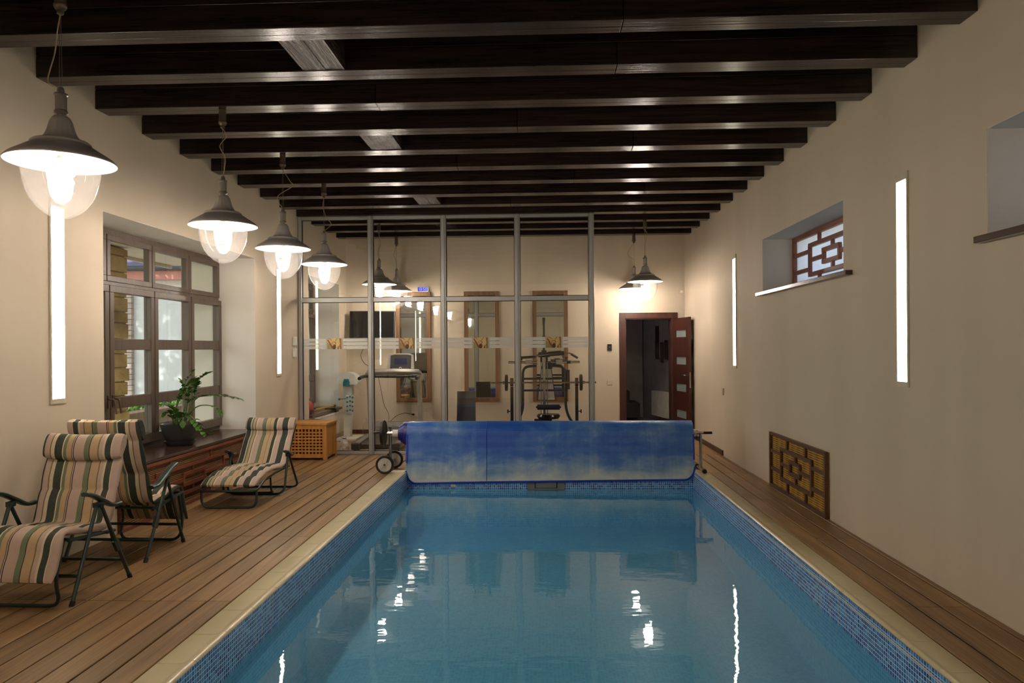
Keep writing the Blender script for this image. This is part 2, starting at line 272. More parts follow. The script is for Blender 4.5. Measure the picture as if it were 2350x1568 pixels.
# ------------------------------------------------------------------ mesh builder
BASE = {}
class MB:
    def __init__(s): s.v = []; s.f = []; s.sm = []; s.mi = []; s.cm = 0
    def add(s, vs, fs, smooth=False):
        o = len(s.v); s.v += [tuple(v) for v in vs]
        for f in fs: s.f.append(tuple(i + o for i in f)); s.sm.append(smooth); s.mi.append(s.cm)
        return s
    def box(s, x0, x1, y0, y1, z0, z1):
        return s.add([(x0, y0, z0), (x1, y0, z0), (x1, y1, z0), (x0, y1, z0), (x0, y0, z1), (x1, y0, z1), (x1, y1, z1), (x0, y1, z1)],
                     [(0, 3, 2, 1), (4, 5, 6, 7), (0, 1, 5, 4), (1, 2, 6, 5), (2, 3, 7, 6), (3, 0, 4, 7)])
    def cbox(s, c, d, rot=None):
        x, y, z = d[0] / 2, d[1] / 2, d[2] / 2; R = rot.to_matrix() if isinstance(rot, Euler) else rot
        P = [Vector(p) for p in ((-x, -y, -z), (x, -y, -z), (x, y, -z), (-x, y, -z), (-x, -y, z), (x, -y, z), (x, y, z), (-x, y, z))]
        if R is not None: P = [R @ p for p in P]
        return s.add([p + Vector(c) for p in P], [(0, 3, 2, 1), (4, 5, 6, 7), (0, 1, 5, 4), (1, 2, 6, 5), (2, 3, 7, 6), (3, 0, 4, 7)])
    def cham(s, x0, x1, y0, y1, z0, z1, c=0.006):
        # box with chamfered top edges
        v = [(x0, y0, z0), (x1, y0, z0), (x1, y1, z0), (x0, y1, z0), (x0, y0, z1 - c), (x1, y0, z1 - c), (x1, y1, z1 - c), (x0, y1, z1 - c), (x0 + c, y0 + c, z1), (x1 - c, y0 + c, z1), (x1 - c, y1 - c, z1), (x0 + c, y1 - c, z1)]
        return s.add(v, [(0, 3, 2, 1), (0, 1, 5, 4), (1, 2, 6, 5), (2, 3, 7, 6), (3, 0, 4, 7), (4, 5, 9, 8), (5, 6, 10, 9), (6, 7, 11, 10), (7, 4, 8, 11), (8, 9, 10, 11)])
    def tube(s, pts, r, n=10, closed=False, flat=None):
        P = [Vector(p) for p in pts]; m = len(P); rs = r if isinstance(r, (list, tuple)) else [r] * m
        T = []
        for i in range(m):
            a = P[(i - 1) % m] if (closed or i > 0) else P[i]; b = P[(i + 1) % m] if (closed or i < m - 1) else P[i]
            T.append((b - a).normalized() if (b - a).length > 1e-9 else Vector((0, 0, 1)))
        ref = Vector((0, 0, 1)) if abs(T[0].z) < 0.9 else Vector((1, 0, 0)); N = (ref - T[0] * ref.dot(T[0])).normalized(); vs = []
        for i in range(m):
            N = (N - T[i] * N.dot(T[i])); N = N.normalized() if N.length > 1e-6 else T[i].orthogonal().normalized(); B = T[i].cross(N)
            for k in range(n):
                a = 2 * PI * k / n; vs.append(P[i] + N * (rs[i] * math.cos(a)) + B * (rs[i] * math.sin(a) * (flat or 1)))
        fs = []
        for i in range(m if closed else m - 1):
            j = (i + 1) % m
            for k in range(n): fs.append((i * n + k, i * n + (k + 1) % n, j * n + (k + 1) % n, j * n + k))
        s.add(vs, fs, True)
        if not closed: s.add([vs[k] for k in range(n)], [tuple(range(n))[::-1]]); s.add(vs[-n:], [tuple(range(n))])
        return s
    def cyl(s, a, b, r, r2=None, n=20): return s.tube([a, b], [r, r if r2 is None else r2], n)
    def lathe(s, prof, c=(0, 0, 0), n=40, axis='z', mod=None):
        vs = []; m = len(prof)
        for i, (r, z) in enumerate(prof):
            for k in range(n):
                a = 2 * PI * k / n; rr = r * (mod(a, z) if mod else 1); x, y = rr * math.cos(a), rr * math.sin(a)
                p = (x, y, z) if axis == 'z' else ((z, x, y) if axis == 'x' else (y, z, x)); vs.append((p[0] + c[0], p[1] + c[1], p[2] + c[2]))
        return s.add(vs, [(i * n + k, i * n + (k + 1) % n, (i + 1) * n + (k + 1) % n, (i + 1) * n + k) for i in range(m - 1) for k in range(n)], True)
    def sphere(s, c, r, n=20, sz=1.0, sx=1.0, sy=1.0):
        vs = []; m = n // 2
        for i in range(m + 1):
            t = PI * i / m
            for k in range(n): a = 2 * PI * k / n; vs.append((c[0] + sx * r * math.sin(t) * math.cos(a), c[1] + sy * r * math.sin(t) * math.sin(a), c[2] - sz * r * math.cos(t)))
        return s.add(vs, [(i * n + k, i * n + (k + 1) % n, (i + 1) * n + (k + 1) % n, (i + 1) * n + k) for i in range(m) for k in range(n)], True)
    def prism(s, poly, fn, d0, d1, smooth=False):
        n = len(poly); vs = [fn(p[0], p[1], d0) for p in poly] + [fn(p[0], p[1], d1) for p in poly]
        s.add(vs, [tuple(range(n))[::-1], tuple(range(n, 2 * n))]); return s.add(vs, [(i, (i + 1) % n, n + (i + 1) % n, n + i) for i in range(n)], smooth)
    def grid(s, fn, nu, nv, cu=False, cv=False, smooth=True):
        vs = [fn(i / (nu if cu else nu - 1), j / (nv if cv else nv - 1)) for i in range(nu) for j in range(nv)]
        fs = [(i * nv + j, i * nv + (j + 1) % nv, ((i + 1) % nu) * nv + (j + 1) % nv, ((i + 1) % nu) * nv + j) for i in range(nu if cu else nu - 1) for j in range(nv if cv else nv - 1)]
        return s.add(vs, fs, smooth)
    def quad(s, a, b, c, d): return s.add([a, b, c, d], [(0, 1, 2, 3)])
    def build(s, name, mat, parent=None, world=True, bevel=0.0, kind=None, sharp=35):
        me = bpy.data.meshes.new(name); off = BASE.get(parent.name, Vector((0, 0, 0))) if (parent and world) else Vector((0, 0, 0))
        me.from_pydata([(v[0] - off.x, v[1] - off.y, v[2] - off.z) for v in s.v], [], s.f)
        for m in (mat if isinstance(mat, (list, tuple)) else [mat]): me.materials.append(m)
        me.polygons.foreach_set('use_smooth', s.sm); me.polygons.foreach_set('material_index', s.mi); me.update()
        if any(s.sm): me.set_sharp_from_angle(angle=math.radians(sharp))
        o = bpy.data.objects.new(name, me); COL.objects.link(o)
        if parent: o.parent = parent; BASE[o.name] = BASE.get(parent.name, Vector((0, 0, 0)))
        if bevel > 0:
            b = o.modifiers.new('bevel', 'BEVEL'); b.width = bevel; b.segments = 2; b.limit_method = 'ANGLE'; b.angle_limit = math.radians(40)
        if kind: o['kind'] = kind
        return o

def tag(o, label, cat, group=None, kind=None):
    o['label'] = label; o['category'] = cat
    if group: o['group'] = group
    if kind: o['kind'] = kind
    return o
def thing(name, label, cat, loc=(0, 0, 0), rotz=0.0, group=None, kind=None):
    o = bpy.data.objects.new(name, None); COL.objects.link(o); o.location = loc; o.rotation_euler = (0, 0, rotz); o.empty_display_size = 0.1
    BASE[o.name] = Vector(loc); return tag(o, label, cat, group, kind)
def copy_tree(o, loc=None, label=None):
    c = o.copy(); COL.objects.link(c)
    for ch in list(o.children):
        d = copy_tree(ch); d.parent = c
    if loc is not None: c.location = loc; BASE[c.name] = Vector(loc)
    if label: c['label'] = label
    return c
def arc(c, r, a0, a1, n, e1, e2):
    c = Vector(c); e1 = Vector(e1); e2 = Vector(e2)
    return [c + e1 * (r * math.cos(a0 + (a1 - a0) * i / n)) + e2 * (r * math.sin(a0 + (a1 - a0) * i / n)) for i in range(n + 1)]
def fillet(pts, r, n=6):
    P = [Vector(p) for p in pts]; out = [P[0]]
    for i in range(1, len(P) - 1):
        a = (P[i - 1] - P[i]); b = (P[i + 1] - P[i]); rr = min(r, a.length * 0.49, b.length * 0.49); p = P[i] + a.normalized() * rr; q = P[i] + b.normalized() * rr
        for k in range(n + 1): t = k / n; out.append(p * (1 - t) ** 2 + P[i] * 2 * t * (1 - t) + q * t * t)
    out.append(P[-1]); return out
def spline(P, n=6):
    P = [Vector(p) for p in P]; out = []
    for i in range(len(P) - 1):
        a = P[max(i - 1, 0)]; b = P[i]; c = P[i + 1]; d = P[min(i + 2, len(P) - 1)]
        for k in range(n): t = k / n; out.append(0.5 * ((2 * b) + (c - a) * t + (2 * a - 5 * b + 4 * c - d) * t * t + (3 * b - a - 3 * c + d) * t ** 3))
    out.append(P[-1]); return out

# ------------------------------------------------------------------ room geometry constants
XR, XL, ZB, YB, YP = 2.386, -3.366, 3.275, 12.562, 10.075
BY0, BD, BT = 4.1405, 0.6509, 0.175           # first beam front, pitch, thickness
YF = -1.3                                      # wall behind the viewer
ZTOP = 3.74
CL, CR, ML, MR = -1.797, 1.903, -1.59, 1.716   # coping outer and pool inner edges
PY0, PY1, WATER, PFLOOR = 0.9, 8.57, -0.185, -0.62
WY0, WY1, WZ0, WZ1, WX = 5.535, 8.531, 0.52, 2.525, -3.80   # big window recess
GY0, GY1 = 10.50, 12.10                        # gym window recess

def struct(mb, name, mat, label, cat, **kw): return tag(mb.build(name, mat, **kw), label, cat, kind='structure')

# ---- left wall with two recesses
mb = MB(); XO = -4.25
mb.box(XO, XL, YF, WY0, -0.3, ZTOP); mb.box(XO, XL, WY0, WY1, -0.3, WZ0 - 0.032); mb.box(XO, XL, WY0, WY1, WZ1, ZTOP)
mb.box(XO, XL, WY1, GY0, -0.3, ZTOP); mb.box(XO, XL, GY0, GY1, -0.3, 0.46); mb.box(XO, XL, GY0, GY1, WZ1, ZTOP); mb.box(XO, XL, GY1, YB + 0.25, -0.3, ZTOP)
struct(mb, 'wall_left', M['wall'], 'beige plastered long wall with the big window recess', 'wall')
mb = MB(); e = 0.004
for a, b in ((WY0, WY1), (GY0, GY1)):
    mb.box(XO + 0.05, XL - 0.002, b - e, b, WZ0, WZ1 - e); mb.box(XO + 0.05, XL - 0.002, a, a + e, WZ0, WZ1 - e); mb.box(XO + 0.05, XL - 0.002, a, b, WZ1 - e, WZ1)
struct(mb, 'trim_1', M['jamb'], 'white plaster lining of the window recesses in the left wall', 'window reveal')
# ---- right wall with two small recesses
RX, RW = 2.95, 2.70
RZ0, RZ1 = 2.035, 2.612
mb = MB()
for a, b, full in ((YF, 1.9, 1), (1.9, 4.07, 0), (4.07, 5.972, 1), (5.972, 8.13, 0), (8.13, YB + 0.25, 1)):
    if full: mb.box(XR, RX, a, b, -0.3, ZTOP)
    else: mb.box(XR, RX, a, b, -0.3, RZ0 - 0.02); mb.box(XR, RX, a, b, RZ1, ZTOP)
struct(mb, 'wall_right', M['wall'], 'beige plastered long wall with small high windows', 'wall')
mb = MB()
for a, b in ((1.9, 4.07), (5.972, 8.13)):
    mb.box(XR + 0.002, RX - 0.02, b - e, b, RZ0, RZ1 - e); mb.box(XR + 0.002, RX - 0.02, a, a + e, RZ0, RZ1 - e); mb.box(XR + 0.002, RX - 0.02, a, b, RZ1 - e, RZ1)
struct(mb, 'trim_2', M['jamb'], 'white plaster lining of the small window recesses in the right wall', 'window reveal')
# ---- back wall, front wall, hallway
DX0, DX1, DZ = 1.385, 2.172, 1.937
mb = MB(); mb.box(XO, DX0, YB, YB + 0.22, -0.3, ZTOP); mb.box(DX0, DX1, YB, YB + 0.22, DZ, ZTOP); mb.box(DX1, RX, YB, YB + 0.22, -0.3, ZTOP)
struct(mb, 'wall_back', M['wall'], 'beige end wall behind the gym with the open door', 'wall')
mb = MB(); mb.box(XO, RX, YF - 0.2, YF, -0.3, ZTOP); struct(mb, 'wall_front', M['wall'], 'beige end wall behind the viewer', 'wall')
mb = MB(); hx0, hx1, hy1 = 0.2, 2.62, 15.4
mb.box(hx0, 2.06, hy1, hy1 + 0.1, -0.1, 2.7); mb.box(hx0 - 0.1, hx0, YB + 0.22, hy1 + .1, -0.1, 2.7); mb.box(hx0 - .1, hx1 + .7, YB + 0.22, hy1 + .1, 2.7, 2.8); mb.box(hx0, hx1 + .6, YB + 0.22, hy1 + .1, -0.12, 0)
mb.add([(2.06, hy1 + .1, -.1), (hx1, YB + .22, -.1), (hx1, YB + .22, 2.7), (2.06, hy1 + .1, 2.7), (2.16, hy1 + .1, -.1), (hx1 + .1, YB + .22, -.1), (hx1 + .1, YB + .22, 2.7), (2.16, hy1 + .1, 2.7)], [(0, 1, 2, 3), (5, 4, 7, 6), (1, 5, 6, 2), (4, 0, 3, 7)])
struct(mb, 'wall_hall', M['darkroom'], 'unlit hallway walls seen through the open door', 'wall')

# ---- ceiling and beams
mb = MB(); y = YF
while y < YB + 0.2: mb.box(XO, RX, y, y + 0.14, ZTOP, ZTOP + 0.05); y += 0.143
mb.box(XO, RX, YF - 0.2, YB + 3, ZTOP + 0.05, ZTOP + 0.2)
struct(mb, 'ceiling', M['ceil'], 'dark boarded ceiling above the beams', 'ceiling')
cuts = {0: (0.46,), 1: (0.49,), 2: (-1.23,), 3: (-0.2,), 4: (0.83,), 5: (-0.85,), 6: (0.35,), 7: (1.2,), 8: (-0.4,)}
names = ['in front of the viewer overhead', 'at the top edge of the photo', 'second below the top edge of the photo', 'just behind the beam with the end joint over the first brace', 'fourth from the top edge of the photo', 'fifth from the top edge of the photo']
for k in range(-9, 13):
    y0 = BY0 + k * BD; y1 = y0 + BT
    if y0 < YF + 0.05: continue
    mb = MB(); h = 0.145
    xs = [XL + 0.001] + [c for c in cuts.get(k, ())] + [XR - 0.001]
    for i in range(len(xs) - 1):
        a, b = xs[i] + (0.002 if i else 0), xs[i + 1] - (0.002 if i < len(xs) - 2 else 0)
        mb.box(a, b, y0, y0 + BT * 0.53, ZB, ZB + h - 0.003); mb.box(a, b, y0 + BT * 0.53 + 0.003, y1, ZB + random.uniform(0, 0.002), ZB + h - 0.003)
    o1 = random.uniform(-0.003, 0.003)
    mb.box(xs[0], xs[-1], y0 + 0.004 + o1, y1 - 0.003, ZB + h, ZB + 2 * h - 0.003); mb.box(xs[0], xs[-1], y0 + 0.002, y1 - 0.004, ZB + 2 * h, ZTOP)
    lab = 'dark stained ceiling beam, number %d counting away from the top edge of the photo' % (k + 1) if k >= 0 else 'dark stained ceiling beam over the viewer, out of the frame'
    o = struct(mb, 'ceiling_beam', M['beam'], lab, 'beam', bevel=0.003)
    o['group'] = 'dark ceiling beams'
for i, k in enumerate((0, 3, 7)):
    y0 = BY0 + k * BD + BT; y1 = BY0 + (k + 1) * BD; mb = MB(); x0 = -1.56
    mb.box(x0, x0 + 0.012, y0, y1, ZB + 0.006, ZB + 0.29); mb.box(x0 + 0.013, x0 + 0.15, y0, y1, ZB + 0.004, ZB + 0.29); mb.box(x0 + 0.152, x0 + 0.265, y0, y1, ZB + 0.006, ZB + 0.29); mb.box(x0 + 0.267, x0 + 0.278, y0, y1, ZB + 0.004, ZB + 0.29)
    o = struct(mb, 'ceiling_brace', M['beamy'], 'short wooden brace between the beams, ' + ('nearest and largest of three', 'middle one of three', 'farthest of three, above the glass partition')[i], 'beam')
    o['group'] = 'short braces between the beams'

# ---- pool: basin, coping, water
mb = MB(); B0, B1 = -0.04, -0.19
def ring(z0, z1):
    x0, x1, y0, y1 = ML, MR, PY0, PY1
    mb.quad((x0, y0, z1), (x0, y1, z1), (x0, y1, z0), (x0, y0, z0)); mb.quad((x1, y1, z1), (x1, y0, z1), (x1, y0, z0), (x1, y1, z0)); mb.quad((x0, y1, z1), (x1, y1, z1), (x1, y1, z0), (x0, y1, z0)); mb.quad((x1, y0, z1), (x0, y0, z1), (x0, y0, z0), (x1, y0, z0))
ring(B0 + 0.06, B1); mb.cm = 1; ring(B1, PFLOOR); mb.quad((ML, PY0, PFLOOR), (MR, PY0, PFLOOR), (MR, PY1, PFLOOR), (ML, PY1, PFLOOR))
struct(mb, 'pool_basin', [M['mosaic'], M['liner']], 'blue tiled swimming pool basin with a mosaic waterline band', 'pool')
mb = MB()
nx, ny = 2, 2
mb.quad((ML, PY0, WATER), (MR, PY0, WATER), (MR, PY1, WATER), (ML, PY1, WATER))
tag(mb.build('pool_water', M['water']), 'still blue water filling the swimming pool', 'water', kind='stuff')

def cop_prof():   # distance from outer edge towards the pool, height
    w_ = 0.205; pts = [(0, -0.05), (0, 0.0), (0.004, 0.004), (w_ - 0.085, 0.004), (w_ - 0.07, 0.008)]
    for i in range(9):
        a = PI * 0.75 - (PI * 1.2) * i / 8; pts.append((w_ - 0.035 + 0.036 * math.cos(a), -0.014 + 0.036 * math.sin(a)))
    pts.append((w_ - 0.01, -0.055)); return pts
CP = cop_prof()
def coping_run(mb, fn, a, b, n):
    st = (b - a) / n
    for i in range(n):
        s0, s1 = a + i * st + 0.0015, a + (i + 1) * st - 0.0015
        vs = [fn(p, z, s0) for p, z in CP] + [fn(p, z, s1) for p, z in CP]; m = len(CP)
        mb.add(vs, [(j, j + 1, m + j + 1, m + j) for j in range(m - 1)], True); mb.add(vs[:m], [tuple(range(m))]); mb.add(vs[m:], [tuple(range(m))[::-1]])
mb = MB()
coping_run(mb, lambda p, z, s: (CL + p, s, z), PY0, PY1, 22); coping_run(mb, lambda p, z, s: (CR - p * (CR - MR) / 0.205, s, z), PY0, PY1, 22)
coping_run(mb, lambda p, z, s: (s, PY1 + 0.207 - p, z), CL, CR, 11); coping_run(mb, lambda p, z, s: (s, PY0 - 0.207 + p, z), CL, CR, 11)
mb.cm = 1; mb.box(CL + 0.005, ML - 0.012, PY0, PY1, -0.2, -0.008); mb.box(MR + 0.012, CR - 0.005, PY0, PY1, -0.2, -0.008); mb.box(CL, CR, PY1 + 0.012, PY1 + 0.2, -0.2, -0.008); mb.box(CL, CR, PY0 - .2, PY0 - .012, -0.2, -0.008)
struct(mb, 'pool_coping', [M['coping'], M['grout']], 'cream tiled coping with a rounded nose around the pool', 'pool edge', sharp=50)

# ---- decks
DKY = [YF, -0.22, 1.25, 2.72, 4.19, 5.66, 7.12, 8.58, YP - 0.03]
def deck(mb, x0, x1, pitch, from_right, rows):
    xs = []; x = x1 if from_right else x0
    while (x > x0 + 0.01) if from_right else (x < x1 - 0.01):
        if from_right: xs.append((max(x - pitch, x0), x)); x -= pitch
        else: xs.append((x, min(x + pitch, x1))); x += pitch
    for a, b in xs:
        for i in range(len(rows) - 1):
            g = random.uniform(0.003, 0.006); mb.cham(a + g, b - g, rows[i] + 0.0012, rows[i + 1] - 0.0012, -0.028, random.uniform(-0.001, 0.001), 0.003)
mb = MB(); deck(mb, -3.44, CL - 0.006, 0.1425, True, DKY); struct(mb, 'floor_deck_left', M['deck'], 'brown wooden deck boards along the window side of the pool', 'floor')
mb = MB(); rows = DKY[:-1] + [10.062]; deck(mb, CR + 0.006, XR - 0.002, 0.1425, False, rows); struct(mb, 'floor_deck_right', M['deck'], 'narrow brown wooden deck between pool and right wall', 'floor')
mb = MB(); deck(mb, CL - 0.006, CR + 0.006, 0.1425, True, [PY1 + 0.21, YP - 0.03]); struct(mb, 'floor_deck_far', M['deck'], 'brown deck boards between the pool cover and the glass partition', 'floor')
mb = MB(); deck(mb, CL - 0.006, CR + 0.006, 0.1425, True, [YF, -0.22, PY0 - .21]); struct(mb, 'floor_deck_near', M['deck'], 'brown deck boards at the near end of the pool', 'floor')
mb = MB()
for a, b, c, d in ((-3.5, CL + 0.002, YF, YP), (CR - 0.002, XR, YF, YP), (CL, CR, PY1 + 0.19, YP), (CL, CR, YF, PY0 - .19)): mb.box(a, b, c, d, -0.1, -0.03)
struct(mb, 'floor_base', M['subdeck'], 'dark base below the deck boards', 'floor')
mb = MB(); mb.box(XL, XR, YP - 0.015, YB, -0.1, 0.0); struct(mb, 'floor', M['gymfloor'], 'beige carpet floor of the gym behind the glass', 'floor')
mb = MB(); mb.box(XR - 0.018, XR - 0.001, 9.93, YB - 0.001, 0.002, 0.07); mb.box(XL + 0.001, DX0 - 0.1, YB - 0.018, YB - 0.001, 0.002, 0.07); struct(mb, 'baseboard_right', M['doorwood'], 'dark brown baseboard along the gym walls', 'baseboard', bevel=0.003)

# ------------------------------------------------------------------ big window in the left recess
def big_window(name, label, y0, y1, ncol, z0, z1, handles):
    root = thing(name, label, 'window', (WX, y0, z0), kind='structure'); cw = (y1 - y0) / ncol; zt = 2.03; fw = 0.05
    mb = MB(); X0, X1 = WX - 0.06, WX
    mb.box(X0, X1, y0 + e, y1 - e, z1 - fw - e, z1 - e); mb.box(X0, X1, y0 + e, y1 - e, z0, z0 + 0.045); mb.box(X0, X1, y0 + e, y1 - e, zt - 0.04, zt + 0.045)
    for i in range(ncol + 1):
        c = y0 + i * cw; a, b = max(c - 0.03, y0 + e), min(c + 0.03, y1 - e); mb.box(X0, X1 - 0.002, a, b, z0 + 0.02, z1 - 0.02)
    mb.build('window_frame', M['winwood'], root, bevel=0.003)
    for i in range(ncol):
        a, b = y0 + i * cw + 0.006, y0 + (i + 1) * cw - 0.006
        # upper fixed light
        mb = MB(); P0, P1 = WX - 0.03, WX + 0.012; zz0, zz1 = zt + 0.03, z1 - fw - 0.005; fr = 0.05
        mb.box(P0, P1, a, b, zz1 - fr, zz1); mb.box(P0, P1, a, b, zz0, zz0 + fr); mb.box(P0, P1, a, a + fr, zz0 + fr, zz1 - fr); mb.box(P0, P1, b - fr, b, zz0 + fr, zz1 - fr)
        s = mb.build('transom_sash', M['winwood'], root, bevel=0.003)
        g = MB(); g.box(WX - 0.02, WX - 0.015, a + fr, b - fr, zz0 + fr, zz1 - fr); g.build('pane', M['winglass'], s)
        # casement with three panes
        mb = MB(); P0, P1 = WX - 0.03, WX + 0.035; c0, c1 = z0 + 0.05, zt - 0.005; fr = 0.062; m1, m2 = 0.985, 1.505; mw = 0.05
        mb.box(P0, P1, a, b, c1 - fr, c1); mb.box(P0, P1, a, b, c0, c0 + 0.085); mb.box(P0, P1, a, a + fr, c0 + 0.085, c1 - fr); mb.box(P0, P1, b - fr, b, c0 + 0.085, c1 - fr)
        mb.box(P0, P1 - 0.006, a + fr, b - fr, m1 - mw, m1 + mw); mb.box(P0, P1 - 0.006, a + fr, b - fr, m2 - mw, m2 + mw)
        s = mb.build('casement_sash', M['winwood'], root, bevel=0.004)
        for q0, q1 in ((c0 + 0.085, m1 - mw), (m1 + mw, m2 - mw), (m2 + mw, c1 - fr)):
            g = MB(); g.box(WX - 0.012, WX - 0.007, a + fr, b - fr, q0, q1); g.build('pane', M['winglass'], s)
        g = MB(); g.box(WX - 0.005, WX + 0.031, (a if i % 2 else b) - 0.003, (a if i % 2 else b) + 0.003, c0, c1 - 0.01); g.build('seal', M['gasket'], s)
        if i < handles:
            hy = (b - 0.03) if i % 2 == 0 else (a + 0.03); h = MB(); h.box(WX + 0.034, WX + 0.045, hy - 0.014, hy + 0.014, 0.955, 1.06)
            h.tube(fillet([(WX + 0.045, hy, 1.03), (WX + 0.09, hy, 1.03), (WX + 0.1, hy + 0.02, 0.9)], 0.04), 0.009, 8); h.build('handle', M['bronze'], s)
    return root
big_window('window_1', 'tall brown framed window with nine visible panes behind the potted plant', WY0, WY1, 4, WZ0, WZ1, 2)
big_window('window_2', 'narrow strip of brown framed window behind the glass partition', GY0, GY1, 2, WZ0, WZ1, 0)
mb = MB(); mb.box(WX - 0.02, -3.335, WY0 + 0.005, WY1 - 0.005, 0.49, WZ0)
struct(mb, 'window_sill', M['sill'], 'long dark polished window sill carrying the potted plant', 'sill', bevel=0.005)
mb = MB(); mb.box(WX - 0.02, -3.32, GY0 + 0.005, GY1 - 0.005, 0.462, 0.5)
struct(mb, 'window_sill', M['sill'], 'dark window sill in the gym with exercise gear on it', 'sill', bevel=0.004)

# nested rectangle lattice used on the radiator screens and small windows; frac positions along y, z
def lattice(mb, y0, y1, z0, z1, x0, x1, bw, frame=0.03, flip=False):
    W_, H_ = y1 - y0, z1 - z0
    def Yf(t): return y0 + (1 - t if flip else t) * W_
    def vb(t, a, b, d=0.0): mb.box(x0 + d, x1 - d, Yf(t) - bw / 2, Yf(t) + bw / 2, z0 + a * H_, z0 + b * H_)
    def hb(z, a, b, d=0.0): p, q = sorted((Yf(a), Yf(b))); mb.box(x0 + d, x1 - d, p, q, z0 + z * H_ - bw / 2, z0 + z * H_ + bw / 2)
    mb.box(x0, x1, y0, y1, z0, z0 + frame); mb.box(x0, x1, y0, y1, z1 - frame, z1); mb.box(x0, x1, y0, y0 + frame, z0 + frame, z1 - frame); mb.box(x0, x1, y1 - frame, y1, z0 + frame, z1 - frame)
    e2 = 0.002
    hb(.76, .22, .78, e2); hb(.24, .22, .78, e2); vb(.227, .24, .76, e2 * 2); vb(.774, .24, .76, e2 * 2)
    hb(.60, .42, .61, e2); hb(.40, .42, .61, e2); vb(.425, .40, .60, e2 * 2); vb(.60, .40, .60, e2 * 2)
    for t in (.327, .654): vb(t, .76, .97, e2 * 3); vb(t, .03, .24, e2 * 3)
    vb(.5, .6, .76, e2 * 3); vb(.5, .24, .4, e2 * 3)
    for z in (.34, .66): hb(z, .02, .227, e2 * 3); hb(z, .774, .98, e2 * 3)
    hb(.5, .227, .425, e2 * 3); hb(.5, .6, .774, e2 * 3)

def screen(name, label, y0, y1, z0, z1, xa, xb, backx, mat, backmat, reps=1):
    t = thing(name, label, 'screen', ((xa + xb) / 2, (y0 + y1) / 2, z0)); mb = MB(); st = (y1 - y0) / reps
    for i in range(reps): lattice(mb, y0 + i * st, y0 + (i + 1) * st, z0, z1, xa, xb, 0.034)
    mb.build('lattice', mat, t, bevel=0.002); mb = MB(); mb.box(min(backx, backx + 0.008), max(backx, backx + 0.008), y0 + 0.01, y1 - 0.01, z0 + 0.01, z1 - 0.01); mb.build('woven_backing', backmat, t); return t
screen('radiator_screen', 'reddish wooden lattice radiator screen under the long window sill', 5.7, 8.16, 0.003, 0.484, -3.363, -3.335, -3.362, M['lattice'], M['rattan'])
screen('radiator_screen', 'brown lattice panel with golden backing at the foot of the right wall', 6.282, 7.81, 0.002, 0.563, XR - 0.04, XR - 0.012, XR - 0.012, M['latticer'], M['straw'])

def small_window(name, label, y0, y1):
    t = thing(name, label, 'window', (RW, (y0 + y1) / 2, RZ0), kind='structure'); mb = MB(); lattice(mb, y0 + e, y1 - e, RZ0 + 0.002, RZ1 - e, RW, RW + 0.04, 0.042, 0.045)
    mb.build('lattice', M['winlat'], t, bevel=0.003); mb = MB(); mb.box(RW + 0.055, RW + 0.062, y0 + e, y1 - e, RZ0, RZ1); mb.build('pane', M['frostwin'], t); return t
small_window('window_3', 'small high window with brown lattice and frosted glass', 5.972, 8.13)
small_window('window_4', 'small high window recess cut by the right edge of the photo', 1.9, 4.07)
for y0, y1, lb in ((5.80, 8.22, 'slim dark sill under the lattice window on the right wall'), (1.75, 4.105, 'slim dark sill cut by the right edge of the photo')):
    mb = MB(); mb.box(XR - 0.05, RW + 0.03, y0 + 0.17, y1 - 0.09, RZ0 - 0.035, RZ0 - 0.001); mb.box(XR - 0.055, XR - 0.001, y0, y1, RZ0 - 0.036, RZ0); struct(mb, 'window_sill', M['sill'], lb, 'sill', bevel=0.003)

# ------------------------------------------------------------------ strip lights
def strip(x, y, z0, z1, sgn, label):
    w_ = 0.165; t = thing('wall_strip_light', label, 'wall light', (x, y, (z0 + z1) / 2), 0, 'vertical strip lights recessed in the walls'); d = 0.012 * sgn; a, b = sorted((x + 0.001 * sgn, x + d)); mb = MB(); f = 0.016
    mb.box(a, b, y - w_ / 2, y - w_ / 2 + f, z0, z1); mb.box(a, b, y + w_ / 2 - f, y + w_ / 2, z0, z1); mb.box(a, b, y - w_ / 2 + f, y + w_ / 2 - f, z0, z0 + 0.035); mb.box(a, b, y - w_ / 2 + f, y + w_ / 2 - f, z1 - 0.05, z1); mb.build('frame', M['stripframe'], t, bevel=0.002)
    a, b = sorted((x + 0.001 * sgn, x + 0.006 * sgn)); mb = MB(); mb.box(a, b, y - w_ / 2 + f, y + w_ / 2 - f, z0 + 0.035, z1 - 0.05); mb.build('diffuser', M['strip'], t); return t
strip(XL, 4.99, 1.085, 2.50, 1, 'lit vertical strip light left of the tall window, below the nearest lamp')
strip(XL, 9.285, 1.11, 2.52, 1, 'lit vertical strip light between the tall window and the glass partition')
strip(XR, 5.0, 1.175, 2.59, -1, 'lit vertical strip light nearest on the right wall, between the two small windows')
strip(XR, 9.29, 1.18, 2.59, -1, 'lit vertical strip light farther along the right wall near the door')
strip(XL, 0.75, 1.085, 2.50, 1, 'lit vertical strip light on the left wall beside the viewer, outside the frame')
strip(XR, 0.75, 1.175, 2.59, -1, 'assumed lit vertical strip light, added on the right wall beside the viewer, outside the frame')  # strip added by assumption, for the brightness on the right wall side

RS = 0.905
